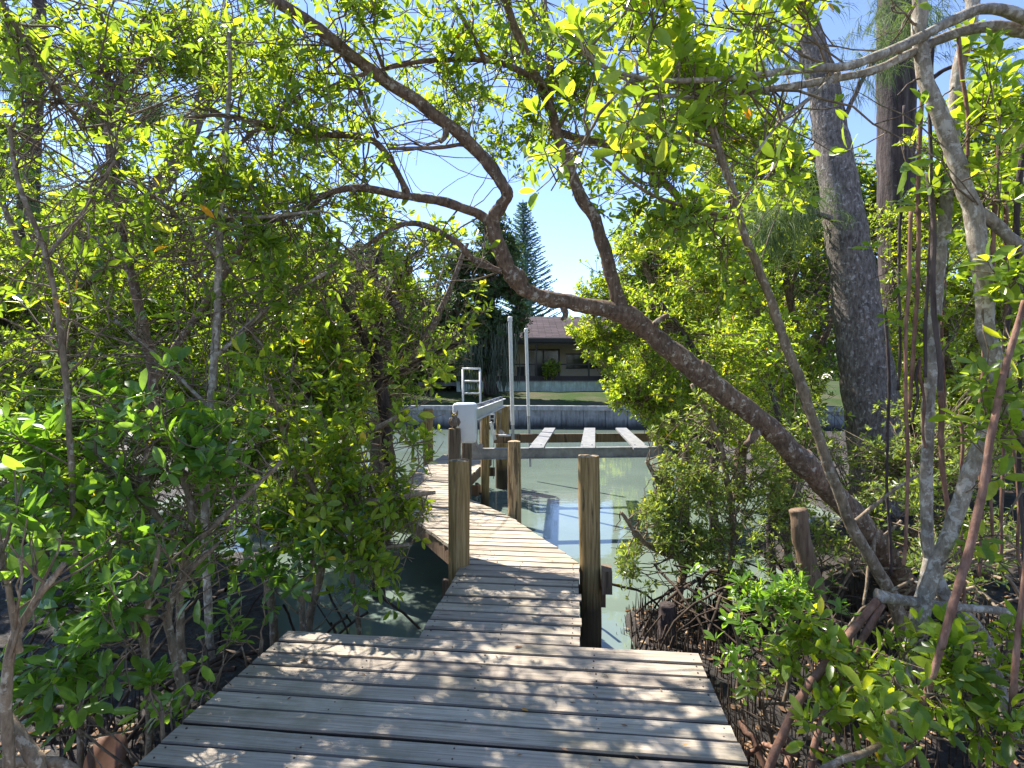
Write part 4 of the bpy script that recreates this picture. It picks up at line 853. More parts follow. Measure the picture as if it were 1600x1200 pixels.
# prop roots among the left shrubs
def proproots(center, n, rad, h, seed, mat, label, name='prop_roots', thick=.012, cat='roots'):
    r = np.random.default_rng(seed); P = []; R = []
    for k in range(n):
        a = r.uniform(0, 6.28); c = np.array(center) + [r.normal(0, rad * .45), r.normal(0, rad * .3), 0]
        e = c + [math.cos(a) * r.uniform(.2, rad), math.sin(a) * r.uniform(.2, rad * .7), 0]; e[2] = float(terrain(np.array([e[0]]), np.array([e[1]]))[0]) - .05
        s_ = c + [0, 0, r.uniform(.3, 1) * h]; mid = (s_ + e) / 2 + np.array([(e[0] - s_[0]) * .35, (e[1] - s_[1]) * .35, r.uniform(.1, .35) * h])
        t = np.linspace(0, 1, 9)[:, None]; p = s_ * (1 - t) ** 2 + 2 * mid * t * (1 - t) + e * t * t + r.normal(0, .008, (9, 3)); P.append(p); R.append(np.linspace(1, .7, 9) * thick * r.uniform(.5, 1.5))
    root = empty(name, center, label, cat)
    V, l, s = tubes(np.array(P), np.array(R), 6); link('root_stems', np_mesh('root_stems', V, l, s), mat, root)
proproots((-2.3, 3.6, -.7), 46, 1.3, .8, 1, DARKROOT, 'tangle of dark arching roots in the black mud left of the platform')
proproots((-1.7, 5.0, -.9), 12, 1.1, .8, 2, DARKROOT, 'dark thin roots standing in the water left of the walkway', thick=.01)
proproots((2.2, 5.2, -.6), 60, 1.2, .6, 3, DARKROOT, 'tangle of muddy roots on the bank right of the walkway')
proproots((1.75, 2.75, -.62), 44, .8, .45, 4, ROOT, 'reddish brown arching roots heaped beside the right edge of the platform', thick=.016)
proproots((3.8, 4.6, -.5), 40, 1.3, .9, 5, BARK_TAN, 'tan arching roots under the leaning trunks on the right bank')

# ------------------------------------------------------------------ right side
# pale foreground mangrove with long horizontal limb and hanging aerial roots
pf = empty('mangrove_tree', W(1420, 1020, 3.1), 'pale speckled mangrove at right with bent forking trunk, long horizontal limb and hanging roots', 'tree', GM)
pale = [[(1432, -40, 3.0, 21), (1440, 10, 3.0, 21), (1436, 60, 3.0, 22), (1450, 135, 3.0, 22), (1480, 215, 3.0, 24), (1500, 280, 3.0, 24), (1520, 330, 3.0, 27), (1530, 400, 3.0, 26), (1540, 500, 3.0, 25), (1565, 595, 3.0, 26), (1595, 665, 3.0, 24), (1660, 780, 3.0, 26), (1700, 1100, 3.0, 30), (1700, 1330, 3.0, 34)],
        [(1522, 328, 3.0, 20), (1550, 345, 3.0, 18), (1595, 385, 3.0, 17), (1680, 440, 3.0, 17)],
        [(1562, 590, 3.0, 24), (1548, 640, 3.02, 24), (1525, 715, 3.05, 23), (1490, 810, 3.1, 22), (1450, 920, 3.1, 22), (1420, 1020, 3.1, 22), (1395, 1130, 3.1, 22), (1380, 1300, 3.1, 22)]]
_, SKP = trunkmesh(pale, BARK_PALE, pf, K=18)
limb = [[(1700, 70, 2.9, 24), (1600, 28, 2.9, 18), (1540, 14, 2.92, 16), (1490, 32, 2.94, 15), (1425, 64, 2.94, 15), (1375, 86, 2.9, 14), (1325, 103, 2.85, 13), (1250, 108, 2.75, 12), (1150, 121, 2.6, 9), (1050, 126, 2.5, 8), (990, 120, 2.45, 7), (935, 100, 2.4, 6), (900, 60, 2.35, 5)],
        [(1660, 66, 2.95, 22), (1560, 44, 2.98, 18), (1490, 54, 3.0, 15), (1420, 84, 3.0, 13), (1365, 110, 2.95, 12), (1300, 124, 2.9, 11), (1225, 137, 2.8, 11), (1150, 145, 2.7, 8), (1080, 151, 2.6, 7), (1035, 150, 2.55, 6), (990, 165, 2.5, 5)],
        [(1310, 115, 2.9, 9), (1270, 150, 2.8, 7), (1220, 190, 2.75, 5), (1180, 240, 2.7, 4)], [(990, 120, 2.45, 5), (930, 190, 2.4, 4), (890, 290, 2.4, 3)]]
o2, SKL = trunkmesh(limb, BARK_PALE, pf, name='limb', K=14)
upright = [[(1522, -40, 3.5, 20), (1520, 10, 3.5, 19), (1500, 100, 3.5, 18), (1490, 200, 3.5, 18), (1484, 280, 3.5, 18), (1475, 350, 3.5, 18), (1465, 450, 3.5, 17), (1455, 550, 3.5, 17), (1450, 650, 3.5, 17), (1448, 780, 3.5, 17), (1452, 870, 3.5, 18), (1480, 940, 3.5, 20), (1540, 1000, 3.5, 16), (1580, 1160, 3.5, 16)], [(1452, 870, 3.5, 15), (1430, 960, 3.45, 14), (1410, 1080, 3.4, 14), (1400, 1220, 3.4, 16)]]
up = empty('mangrove_tree', W(1580, 1160, 3.5), 'straight pale mangrove stem rising between the hanging roots at right', 'tree', GM)
_, SKU = trunkmesh(upright, BARK_PALE, up, K=14)
grow(pf, np.vstack([SKL, SKP]), [(905, 90, 2.35, .16, .15, .12, 10), (880, 310, 2.45, .16, .2, .16, 15), (1010, 60, 2.6, .3, .3, .2, 34), (1150, 60, 2.8, .4, .3, .2, 60), (1240, 190, 2.8, .35, .3, .25, 55), (1120, 180, 2.7, .3, .3, .2, 40), (1060, 30, 2.7, .3, .3, .15, 30), (1330, 170, 3.1, .25, .3, .2, 34), (1180, 330, 3.0, .2, .25, .2, 18), (1230, 30, 2.9, .4, .3, .2, 55), (1395, 45, 2.9, .14, .14, .1, 9), (970, 230, 2.5, .22, .2, .16, 16),
    (1560, 160, 3.0, .3, .3, .25, 40), (1590, 300, 3.0, .25, .3, .25, 32), (1570, 470, 2.9, .25, .3, .25, 30), (1585, 640, 2.7, .2, .25, .2, 20), (1540, 700, 2.7, .2, .25, .2, 16), (1580, 860, 2.8, .2, .25, .2, 20), (1430, 250, 2.8, .12, .15, .2, 12)],
    .105, asp=.4, seed=50, detail=True, tintc=.66)
grow(up, SKU, [(1480, 160, 3.5, .3, .3, .3, 40), (1440, 300, 3.5, .25, .3, .35, 45), (1530, 250, 3.5, .35, .3, .3, 50), (1500, 460, 3.6, .3, .3, .3, 40), (1420, 440, 3.7, .22, .3, .2, 20)], .10, seed=51, detail=True, tintc=.6)
AR = [(1413, 165, 1402, 610, 4.0, 5), (1420, 330, 1414, 882, 3.0, 6), (1445, 60, 1424, 640, 3.4, 7), (1458, 60, 1447, 590, 3.4, 6), (1500, 60, 1520, 330, 3.0, 6), (1520, 330, 1555, 640, 3.05, 5), (1452, 270, 1468, 620, 3.3, 8), (1468, 610, 1480, 840, 3.3, 8), (1560, 200, 1542, 760, 3.4, 7), (1600, 220, 1572, 560, 3.2, 9),
      (1575, 300, 1566, 900, 3.4, 6), (1548, 380, 1550, 880, 3.7, 5), (1590, 420, 1597, 900, 3.1, 6), (1535, 500, 1530, 900, 4.1, 6), (1475, 420, 1472, 700, 3.8, 5), (1436, 560, 1428, 660, 3.4, 5), (1438, 560, 1446, 700, 3.4, 5), (1580, 640, 1600, 960, 3.5, 5), (1385, 480, 1390, 900, 4.5, 5), (1500, 640, 1505, 960, 4.2, 5)]
for k, (x0, y0, x1, y1, d, w_) in enumerate(AR):
    P = [(x0 + (x1 - x0) * t + 3 * math.sin(t * 9 + k), y0 + (y1 - y0) * t, d, w_ * (1 - .15 * t)) for t in np.linspace(0, 1, 7)]
    trunkmesh([P], ROOT if k % 3 else BARK_DARK, pf, name='aerial_root', K=8)
def rootthing(label, paths, mat=ROOT, cat='root', name='prop_root'):
    rt = empty(name, W(*paths[0][-1][:3]), label, cat); trunkmesh(paths, mat, rt, name='root_stem', K=12)
rootthing('long straight reddish root slanting down across the pale trunk at right', [[(1600, 470, 2.7, 7), (1584, 530, 2.68, 9), (1565, 600, 2.65, 10), (1548, 690, 2.6, 11), (1520, 835, 2.55, 12), (1490, 940, 2.5, 12), (1465, 1025, 2.5, 11), (1430, 1140, 2.5, 10), (1400, 1260, 2.5, 10), (1380, 1400, 2.5, 10)]])
rootthing('pair of brown roots bending down from a cut pale log beside the platform', [[(1372, 938, 3.0, 12), (1345, 970, 2.98, 12), (1300, 1025, 2.9, 13), (1250, 1095, 2.8, 13), (1222, 1150, 2.75, 13), (1200, 1210, 2.7, 13), (1180, 1330, 2.7, 13)], [(1378, 945, 3.0, 11), (1352, 990, 2.95, 11), (1318, 1050, 2.85, 11), (1292, 1110, 2.8, 11), (1270, 1180, 2.75, 11), (1262, 1330, 2.7, 11)]])
rootthing('cut pale horizontal log end at right above the brown roots', [[(1370, 932, 3.05, 22), (1385, 934, 3.05, 18), (1430, 940, 3.1, 15), (1485, 948, 3.15, 13), (1580, 960, 3.3, 12), (1640, 1010, 3.3, 14), (1660, 1210, 3.3, 14)]], BARK_PALE, 'log', 'cut_log')
rootthing('upright spotted stub stem among the low leaves at lower right', [[(1393, 1105, 2.5, 14), (1392, 1150, 2.5, 17), (1388, 1200, 2.5, 19), (1384, 1390, 2.5, 20)], [(1385, 1160, 2.5, 11), (1340, 1180, 2.4, 10), (1310, 1190, 2.35, 10), (1270, 1230, 2.3, 10), (1240, 1400, 2.3, 10)]], BARK_TAN, 'stem', 'stem')
rootthing('thin brown stem rising at the lower right corner', [[(1612, 800, 2.4, 6), (1600, 900, 2.4, 7), (1590, 1000, 2.4, 9), (1582, 1100, 2.4, 10), (1575, 1200, 2.4, 11), (1570, 1450, 2.4, 11)]], ROOT, 'stem', 'stem')
rootthing('brown cut stump standing between the bushes right of the walkway', [[(1247, 797, 5.0, 26), (1252, 830, 5.0, 27), (1262, 880, 5.0, 29), (1272, 930, 5.0, 33), (1278, 1000, 5.0, 40)]], BEAMW, 'stump', 'stump')
rootthing('short dark rotten stump in the mud beside the walkway', [[(1043, 945, 5.0, 26), (1042, 970, 5.0, 27), (1043, 1020, 5.0, 30)]], BARK_DARK, 'stump', 'stump')
tree('slender leaning pale-brown mangrove crossing in front of the arching trunk', [[(1052, -30, 4.2, 10), (1070, 50, 4.2, 11), (1085, 125, 4.2, 11), (1110, 190, 4.2, 12), (1125, 240, 4.2, 12), (1145, 300, 4.2, 12), (1165, 370, 4.2, 12), (1195, 445, 4.2, 13), (1220, 515, 4.2, 14), (1245, 585, 4.2, 15), (1268, 650, 4.2, 15), (1300, 745, 4.2, 16), (1330, 820, 4.2, 17), (1360, 872, 4.2, 18), (1392, 930, 4.2, 20), (1420, 1010, 4.2, 22), (1440, 1100, 4.2, 24)],
     [(1145, 340, 4.2, 7), (1080, 325, 4.1, 6), (1010, 300, 4.0, 5), (940, 245, 3.9, 4)], [(1120, 230, 4.2, 7), (1040, 210, 4.1, 6), (980, 230, 4.0, 4)], [(1330, 820, 4.2, 7), (1390, 770, 4.2, 5), (1440, 740, 4.2, 4)]],
    BARK_TAN, [(1060, 60, 4.1, .5, .4, .3, 130), (1150, 40, 4.3, .5, .4, .3, 130), (1000, 200, 4.0, .4, .4, .3, 100), (1090, 170, 4.2, .45, .4, .3, 110), (1050, 320, 4.1, .4, .35, .28, 90), (1180, 190, 4.4, .4, .4, .35, 100), (1230, 300, 4.5, .35, .35, .35, 80), (960, 60, 4.1, .35, .35, .25, 60), (1120, 450, 4.5, .4, .35, .35, 80), (1240, 520, 4.6, .3, .3, .3, 40)],
    .085, group=GM, seed=52, detail=True, tintc=.64)
tree('low leafy mangrove sprouts in front of the pale log at lower right', [[*gpath(1300, 3.0, 1080, 9, 7, 0, -.7, 3)], [*gpath(1400, 2.7, 1050, 9, 7, 0, -.7, 3)], [*gpath(1520, 2.6, 1000, 9, 7, 0, -.7, 3)], [*gpath(1200, 3.2, 1100, 8, 6, 0, -.7, 3)]],
    TWIG, [(1170, 1060, 3.0, .16, .14, .1, 9), (1180, 1130, 2.9, .1, .1, .08, 4), (1250, 1010, 3.0, .3, .2, .18, 28), (1340, 1000, 2.9, .28, .25, .18, 30), (1300, 1100, 2.7, .28, .2, .16, 22), (1400, 1080, 2.5, .25, .2, .15, 20), (1480, 1030, 2.6, .25, .2, .2, 26), (1560, 1090, 2.4, .2, .2, .2, 20), (1450, 1150, 2.4, .25, .2, .12, 16), (1420, 950, 3.0, .3, .25, .2, 26), (1560, 970, 2.7, .25, .2, .2, 22), (1270, 1170, 2.5, .15, .14, .08, 8), (1130, 1090, 3.1, .06, .08, .06, 3), (1360, 1170, 2.4, .2, .2, .1, 10)],
    .105, asp=.36, group=GM, seed=53, detail=True, mat=LEAF_A, tintc=.66, tip=.07, dens=.85)
tree('bright small-leaved bush leaning over the water right of the pilings', [[*gpath(1060, 5.9, 850, 14, 12, 0, -.75, 4), (1040, 780, 5.9, 9), (1010, 720, 5.9, 6)], [*gpath(1140, 5.8, 800, 14, 10, 0, -.75, 4), (1120, 680, 5.8, 8), (1080, 600, 5.8, 6)], [(1080, 880, 5.9, 10), (1010, 850, 5.7, 8), (970, 800, 5.6, 5)]],
    BARK_TAN, [(1010, 840, 5.7, .42, .35, .35, 240), (1080, 860, 5.6, .45, .35, .35, 230), (980, 900, 5.4, .22, .25, .18, 80), (1090, 760, 5.8, .45, .4, .4, 240), (1040, 700, 5.9, .35, .35, .3, 170), (1130, 660, 5.9, .45, .4, .4, 230), (1160, 820, 5.5, .45, .4, .4, 180), (1020, 780, 5.9, .3, .3, .2, 100), (1140, 920, 5.3, .4, .3, .2, 90), (1230, 720, 5.7, .4, .35, .4, 170), (975, 830, 5.8, .16, .2, .2, 50)],
    .058, asp=.42, group=GM, seed=54, mat=LEAF_C, tintc=.62)
tree('mid-height mangrove right of the channel below the arching trunk', [[*gpath(1120, 7.2, 640, 16, 12, 0, -.75, 4), (1080, 540, 7.2, 9), (1030, 470, 7.2, 6)], [(1115, 700, 7.2, 10), (1040, 650, 7.0, 8), (975, 620, 6.9, 5)], [*gpath(1210, 7, 600, 14, 8, 0, -.75, 4)]],
    BARK_DARK, [(1000, 600, 6.9, .45, .4, .4, 200), (960, 625, 6.8, .25, .3, .2, 60), (1060, 560, 7.0, .6, .5, .5, 260), (1000, 500, 7.2, .5, .5, .45, 220), (930, 540, 7.3, .3, .4, .2, 90), (908, 525, 7.4, .25, .3, .35, 190), (925, 450, 7.6, .3, .3, .3, 150), (1130, 620, 6.9, .6, .5, .5, 240), (1050, 640, 6.8, .5, .4, .3, 160), (1180, 540, 7.2, .6, .5, .5, 220), (960, 460, 7.6, .4, .4, .3, 110), (1010, 680, 6.7, .3, .3, .2, 80)],
    .07, group=GM, seed=55, mat=LEAF_A, tintc=.72)
RB = [(990, 9.5, 360, 'bright mangrove right of the sky opening'), (1120, 10.5, 180, 'tall mangrove between the slender stem and the sky opening'), (1200, 9.8, 330, 'mangrove filling the space left of the big grey trunk'), (1440, 9.6, 330, 'leafy tree right of the big grey trunk'), (1560, 8.6, 260, 'leafy tree behind the pale forked trunk at far right')]
for i, (px, d, top, lab) in enumerate(RB):
    bl = []; rr_ = np.random.default_rng(i + 70)
    for k in range(9):
        by = top + (700 - top) * (k + .5) / 9; bx = px + rr_.normal(20, 55) + (30 if i == 0 and k < 3 else 0); bl.append((bx, by, d + rr_.normal(0, .5), 1.0, .8, .8, 250))
    tree(lab, [[*gpath(px + 40, d, 560, 22, 14, 0, -.6, 4), (px + 30, (top + 560) / 2, d, 10), (px, top, d, 5)], [(px + 40, 600, d, 11), (px - 20, 480, d, 8), (px - 40, 420, d, 5)], [(px + 40, 620, d, 11), (px + 100, 500, d, 8), (px + 130, 400, d, 5)]],
         BARK_BROWN, bl, .09, group=GM, seed=60 + i, mat=LEAF_A, tintc=.78)
tree('small-leaved sunlit shrub around the foot of the big grey trunk', [[*gpath(1330, 6.3, 760, 12, 7, 0, -.6, 4)], [*gpath(1430, 6, 720, 12, 7, 0, -.6, 4)], [*gpath(1240, 6.2, 740, 12, 7, 0, -.6, 4)]],
    BARK_TAN, [(1300, 690, 6.5, .5, .4, .35, 200), (1380, 700, 6.3, .5, .4, .35, 210), (1440, 640, 6.5, .4, .4, .4, 150), (1240, 640, 6.6, .45, .4, .45, 180), (1360, 790, 5.9, .5, .4, .35, 170), (1220, 800, 5.8, .4, .35, .35, 140), (1460, 780, 5.7, .5, .4, .4, 160), (1540, 700, 5.6, .5, .4, .4, 160), (1560, 830, 5.2, .5, .4, .3, 130), (1320, 870, 5.0, .4, .3, .25, 90), (1180, 880, 5.0, .35, .3, .22, 80), (1500, 900, 4.4, .4, .3, .2, 80), (1600, 560, 6.3, .6, .4, .5, 180)],
    .062, asp=.4, group=GM, seed=56, mat=LEAF_C, tintc=.6)
tree('sparse low seedlings on the mud right of the platform', [[*gpath(1150, 4.3, 960, 7, 5, 0, -.7, 3)], [*gpath(1230, 4.0, 960, 7, 5, 0, -.7, 3)], [*gpath(1330, 3.9, 960, 7, 5, 0, -.7, 3)]], TWIG,
    [(1160, 930, 4.3, .3, .3, .15, 36), (1240, 930, 4.1, .35, .3, .18, 50), (1310, 960, 3.8, .3, .3, .15, 40), (1160, 1000, 3.8, .2, .2, .1, 16), (1100, 920, 4.8, .2, .2, .1, 18)], .085, group=GM, dens=1.3, seed=57, mat=LEAF_B, detail=True, tintc=.6)

# big conifers on the right
def needles(name, blobs, parent, seed, mat=LEAF_N, L=(.22, .4), w_=.006, hang=.8, mask=True, kk=1.0):
    r = np.random.default_rng(seed); Cs = []
    for (px, py, d, rx, ry, rz, n) in blobs:
        c = W(px, py, d); q = r.normal(0, 1, (n, 3)); q /= np.linalg.norm(q, axis=1, keepdims=True); q *= r.random((n, 1)) ** .4; E = c + q * [rx, ry, rz]
        t = r.uniform(.2, 1, (n, 1)); Cs.append(c + (E - c) * t + [0, 0, .1] * 1 * (1 - t))
    C = np.vstack(Cs)
    if mask: C = C[keepmask(C, r)]
    m_ = 16; n = len(C); R = np.repeat(np.arange(n), m_); nL = len(R)
    cd = r.normal(0, 1, (n, 3)); cd[:, 2] -= .4; cd /= np.linalg.norm(cd, axis=1, keepdims=True)
    d = cd[R] * .8 + r.normal(0, .4, (nL, 3)) + [0, 0, -hang]; d /= np.linalg.norm(d, axis=1, keepdims=True)
    d2 = d + [0, 0, -hang * .9]; d2 /= np.linalg.norm(d2, axis=1, keepdims=True)
    ll = r.uniform(*L, (nL, 1)) * kk; b = C[R] + cd[R] * r.random((nL, 1)) * .35; s = np.cross(d, r.normal(0, 1, (nL, 3))); s /= np.linalg.norm(s, axis=1, keepdims=True); s *= w_ / 2
    V = np.stack([b - s, b + s, b + d * ll * .5 + s, b + d * ll * .5 - s, b + d * ll * .5 + d2 * ll * .5], 1).reshape(-1, 3)
    q = np.array([0, 1, 2, 3, 3, 2, 4]); loops = (q[None] + (np.arange(nL) * 5)[:, None]).reshape(-1); st = (np.array([0, 4])[None] + (np.arange(nL) * 7)[:, None]).reshape(-1)
    me = np_mesh(name, V, loops, st, False); me.attributes.new('tint', 'FLOAT', 'FACE').data.foreach_set('value', np.repeat(r.random(nL), 2).astype(np.float32))
    link(name, me, mat, parent)
bt = empty('casuarina_tree', W(1375, 720, 8.6), 'big grey slightly leaning casuarina trunk behind the bushes at right', 'tree', 'tall casuarinas')
_, sk = trunkmesh([[(1385, 800, 8.6, 100), (1378, 720, 8.6, 92), (1365, 650, 8.6, 80), (1350, 560, 8.6, 74), (1335, 450, 8.6, 66), (1320, 350, 8.6, 60), (1300, 220, 8.7, 50), (1285, 130, 8.8, 44), (1262, 50, 8.9, 38), (1235, -40, 9, 32)],
                   [(1315, 350, 8.6, 9), (1270, 330, 8.3, 7), (1220, 320, 8.1, 5)], [(1300, 230, 8.6, 8), (1350, 120, 8.5, 6), (1400, 60, 8.4, 4)]], BARK_GREY, bt, K=26)
needles('crown', [(1270, 320, 8.1, .9, .5, .6, 190), (1200, 360, 8.2, .7, .5, .5, 110), (1370, 90, 8.6, .8, .6, .7, 130), (1200, 80, 9.2, 1.2, .7, .8, 130), (1430, 30, 8.6, .8, .6, .5, 70)], bt, 5, kk=1.0)
bt = empty('casuarina_tree', W(1430, 740, 10.5), 'dark furrowed casuarina trunk standing right of the big grey one', 'tree', 'tall casuarinas')
_, sk = trunkmesh([[(1425, 800, 10.5, 62), (1420, 700, 10.5, 58), (1410, 560, 10.5, 54), (1402, 400, 10.5, 52), (1400, 200, 10.5, 52), (1402, 60, 10.5, 56), (1405, -60, 10.5, 56)], [(1400, 190, 10.5, 10), (1460, 120, 10.4, 7), (1520, 90, 10.2, 5)]], BARK_DARK, bt, K=22)
needles('crown', [(1570, 120, 10, 1., .7, .8, 150), (1480, 60, 10.2, .9, .7, .6, 90), (1360, 30, 10.3, .9, .7, .5, 90)], bt, 6)
bt = empty('casuarina_tree', W(30, 700, 13), 'tall casuarina with drooping needles at the upper left background', 'tree', 'tall casuarinas')
_, sk = trunkmesh([[(20, 780, 13, 40), (30, 600, 13, 36), (45, 300, 13, 28), (60, 60, 13, 20), (60, -60, 13, 16)]], BARK_DARK, bt, K=14)
needles('crown', [(20, 80, 12.5, 1.6, 1, 1.4, 260), (40, 260, 12.5, 1.5, 1, 1.2, 220), (330, 60, 13, 1.3, 1, 1.2, 160), (150, 330, 13, 1.2, 1, 1., 120), (240, 170, 13, 1.2, 1, 1., 120), (460, 130, 13, 1.1, 1, 1., 110)], bt, 7, L=(.35, .6), w_=.012)
bt = empty('casuarina_tree', W(1540, 700, 12), 'feathery bright young casuarina low at the right background', 'tree', 'tall casuarinas')
_, sk = trunkmesh([[(1530, 760, 12, 22), (1530, 600, 12, 18), (1540, 400, 12, 12), (1550, 250, 12, 6)], [(1530, 650, 12, 10), (1480, 560, 11.5, 5)], [(1532, 600, 12, 10), (1600, 520, 11.6, 5)]], BARK_TAN, bt, K=12)
needles('crown', [(1560, 560, 11.5, 1.4, .8, 1.0, 260), (1450, 640, 11.4, .9, .7, .8, 130), (1600, 380, 11.5, 1.2, .8, 1., 180), (1520, 700, 11, 1.3, .7, .7, 180), (1350, 640, 12.5, 1.2, .7, .8, 120)], bt, 8, L=(.3, .5), w_=.009)

# pneumatophores
r = np.random.default_rng(9); n = 2600; x = r.uniform(.85, 4.2, n); y = r.uniform(3.2, 6.4, n); x2 = r.uniform(-4.5, -1.9, 700); y2 = r.uniform(1.8, 3.9, 700)
x = np.concatenate([x, x2]); y = np.concatenate([y, y2]); n = len(x); u_, v_ = toUV(np.stack([x, y], -1)); ok = ~((u_ < .8) & (u_ > -1.95) & (v_ < 3.7)) & ~((u_ < .3) & (u_ > -1.1)); x = x[ok]; y = y[ok]; n = len(x)
z = terrain(x, y); h = r.uniform(.06, .26, n) * (.6 + .4 * (vnoise(np.stack([x, y, x * 0], -1), 3) > 0)); b = np.stack([x, y, z - .03], -1); top = b + np.stack([r.normal(0, .015, n), r.normal(0, .015, n), h + .03], -1)
V, l, s = tubes(np.stack([b, (b + top) / 2, top], 1), np.stack([np.full(n, .0055), np.full(n, .005), np.full(n, .0015)], 1) * r.uniform(.7, 1.3, (n, 1)), 5)
o = link('breathing_roots', np_mesh('breathing_roots', V, l, s), DARKROOT); tag(o, 'many short dark breathing roots poking out of the mud beside the deck', 'roots', None, 'stuff')
# leaf litter
r = np.random.default_rng(10)
n = 2600; x = np.concatenate([r.uniform(1.0, 6, n), r.uniform(-5, -1.9, 900)]); y = np.concatenate([r.uniform(2.0, 7.5, n), r.uniform(1.5, 3.8, 900)])
u_, v_ = toUV(np.stack([x, y], -1)); ok = ~((u_ < .8) & (u_ > -1.95) & (v_ < 3.7)); x = x[ok]; y = y[ok]
C = np.stack([x, y, terrain(x, y) + .018], -1); C = C[C[:, 2] > -.74]; A = np.tile([[0., 0, 1]], (len(C), 1)) + r.normal(0, .25, (len(C), 3)); A /= np.linalg.norm(A, axis=1, keepdims=True)
n = len(C); ph = r.random(n) * 6.28; d = np.stack([np.cos(ph), np.sin(ph), r.normal(0, .15, n)], -1); s = np.cross(d, A); L = r.uniform(.04, .1, n)[:, None]; wv = L * .22
V = np.stack([C, C + d * L * .35 + s * wv, C + d * L * .75 + s * wv * .9, C + d * L + [0, 0, .008], C + d * L * .75 - s * wv * .9, C + d * L * .35 - s * wv], 1).reshape(-1, 3)
q = np.array([0, 1, 2, 3, 0, 3, 4, 5]); me = np_mesh('leaf_litter', V, (q[None] + (np.arange(n) * 6)[:, None]).reshape(-1), (np.array([0, 4])[None] + (np.arange(n) * 8)[:, None]).reshape(-1), False)
me.attributes.new('tint', 'FLOAT', 'FACE').data.foreach_set('value', np.repeat(r.random(n), 2).astype(np.float32))
o = link('leaf_litter', me, DRY); tag(o, 'brown fallen leaves scattered over the mud on both banks', 'leaf litter', None, 'stuff')

# small debris on the planks
r = np.random.default_rng(15); V = []; Fq = []
m = MB()
for k in range(150):
    u = r.uniform(-1.85, .7); v = r.uniform(1.2, 3.55) if k < 95 else r.uniform(3.6, 7.5)
    if v > 3.6: u = r.uniform(-.98, 0) + (0 if v < VB else -(v - VB) * .55)
    a = r.uniform(0, 6.28); L = r.uniform(.006, .02); wv = L * r.uniform(.12, .4); p = D(u, v, .003); dx = np.array([math.cos(a), math.sin(a), 0]) * L; sx = np.array([-math.sin(a), math.cos(a), 0]) * wv
    m.add([p - dx, p - sx + [0, 0, .003], p + dx, p + sx + [0, 0, .002], p - dx * .5 + [0, 0, -.002]], [[0, 1, 2, 3], [0, 4, 1], [4, 0, 3]], r.random())
tag(m.build('deck_debris', DRY), 'tiny bits of bark and crumbled dry leaf on the planks', 'debris', None, 'stuff')
# single fallen leaves
def fallen(px, py, z, size, wid, ang, mat, label, curl=.2, tiltx=0.):
    dd = (CZ - z) * F / (py - HY); c = np.array([(px - 800) / F * dd, dd, z + .004]); K = 15; V = []
    dx = np.array([math.cos(ang), math.sin(ang), 0]); sx = np.array([-math.sin(ang), math.cos(ang), 0])
    for i in range(K):
        t = i / (K - 1); ww = wid * math.sin(math.pi * min(1, max(0, t)) ** .72) ** .75 * (1 - .12 * t) * (1 + .04 * math.sin(t * 17)) + .0006
        if wid > .15: ww = wid * math.sqrt(max(0, 1 - (2 * t ** .75 - 1) ** 2)) ** (1.0 if t < .6 else 1.25) + .001
        for s_ in (-1, -.5, 0, .5, 1):
            V.append(c + dx * (t - .5) * size + sx * s_ * ww / 2 + np.array([0, 0, abs(s_) * ww * curl + curl * size * .6 * (t - .5) ** 2 + (t - .5) * tiltx * size]))
    Fc = [[i * 5 + j, i * 5 + j + 1, (i + 1) * 5 + j + 1, (i + 1) * 5 + j] for i in range(K - 1) for j in range(4)]
    mn = min(v[2] for v in V); V = [v - np.array([0, 0, mn - z - .002]) for v in V]
    m = MB(); m.add(V, Fc, .5); o = m.build('fallen_leaf', mat, None, True); so_ = o.modifiers.new('thick', 'SOLIDIFY'); so_.thickness = .0012
    tag(o, label, 'leaf', 'leaves fallen on and beside the deck')
fallen(475, 1035, 0, .06, .03, -.4, DRY, 'small brown curled leaf on the left part of the platform', .35)
fallen(1075, 1168, 0, .055, .026, .1, YEL, 'orange yellow leaf on the platform planks near the right front', .2)
fallen(820, 1110, 0, .04, .022, -.6, YEL, 'small yellow leaf on the middle platform planks', .2)
fallen(810, 1012, 0, .05, .02, .2, DRY, 'thin brown leaf at the back edge of the platform', .3)
fallen(168, 1212, -.35, .17, .19, 1.75, DRYB, 'large round dry brown leaf at the lower left corner', .22, 1.0)
fallen(62, 1196, -.35, .06, .04, .3, YEL, 'bright orange leaf at the lower left corner beside the large dry leaf', .3, .4)
rootthing('brown slanting stem at the lower left corner', [[(-30, 1085, 2.2, 22), (20, 1140, 2.2, 22), (50, 1180, 2.2, 22), (62, 1205, 2.2, 22), (75, 1350, 2.2, 22)], [(-40, 1196, 2.3, 12), (60, 1190, 2.3, 16), (110, 1198, 2.3, 14), (160, 1250, 2.3, 14)]], BARK_TAN, 'stem', 'stem')

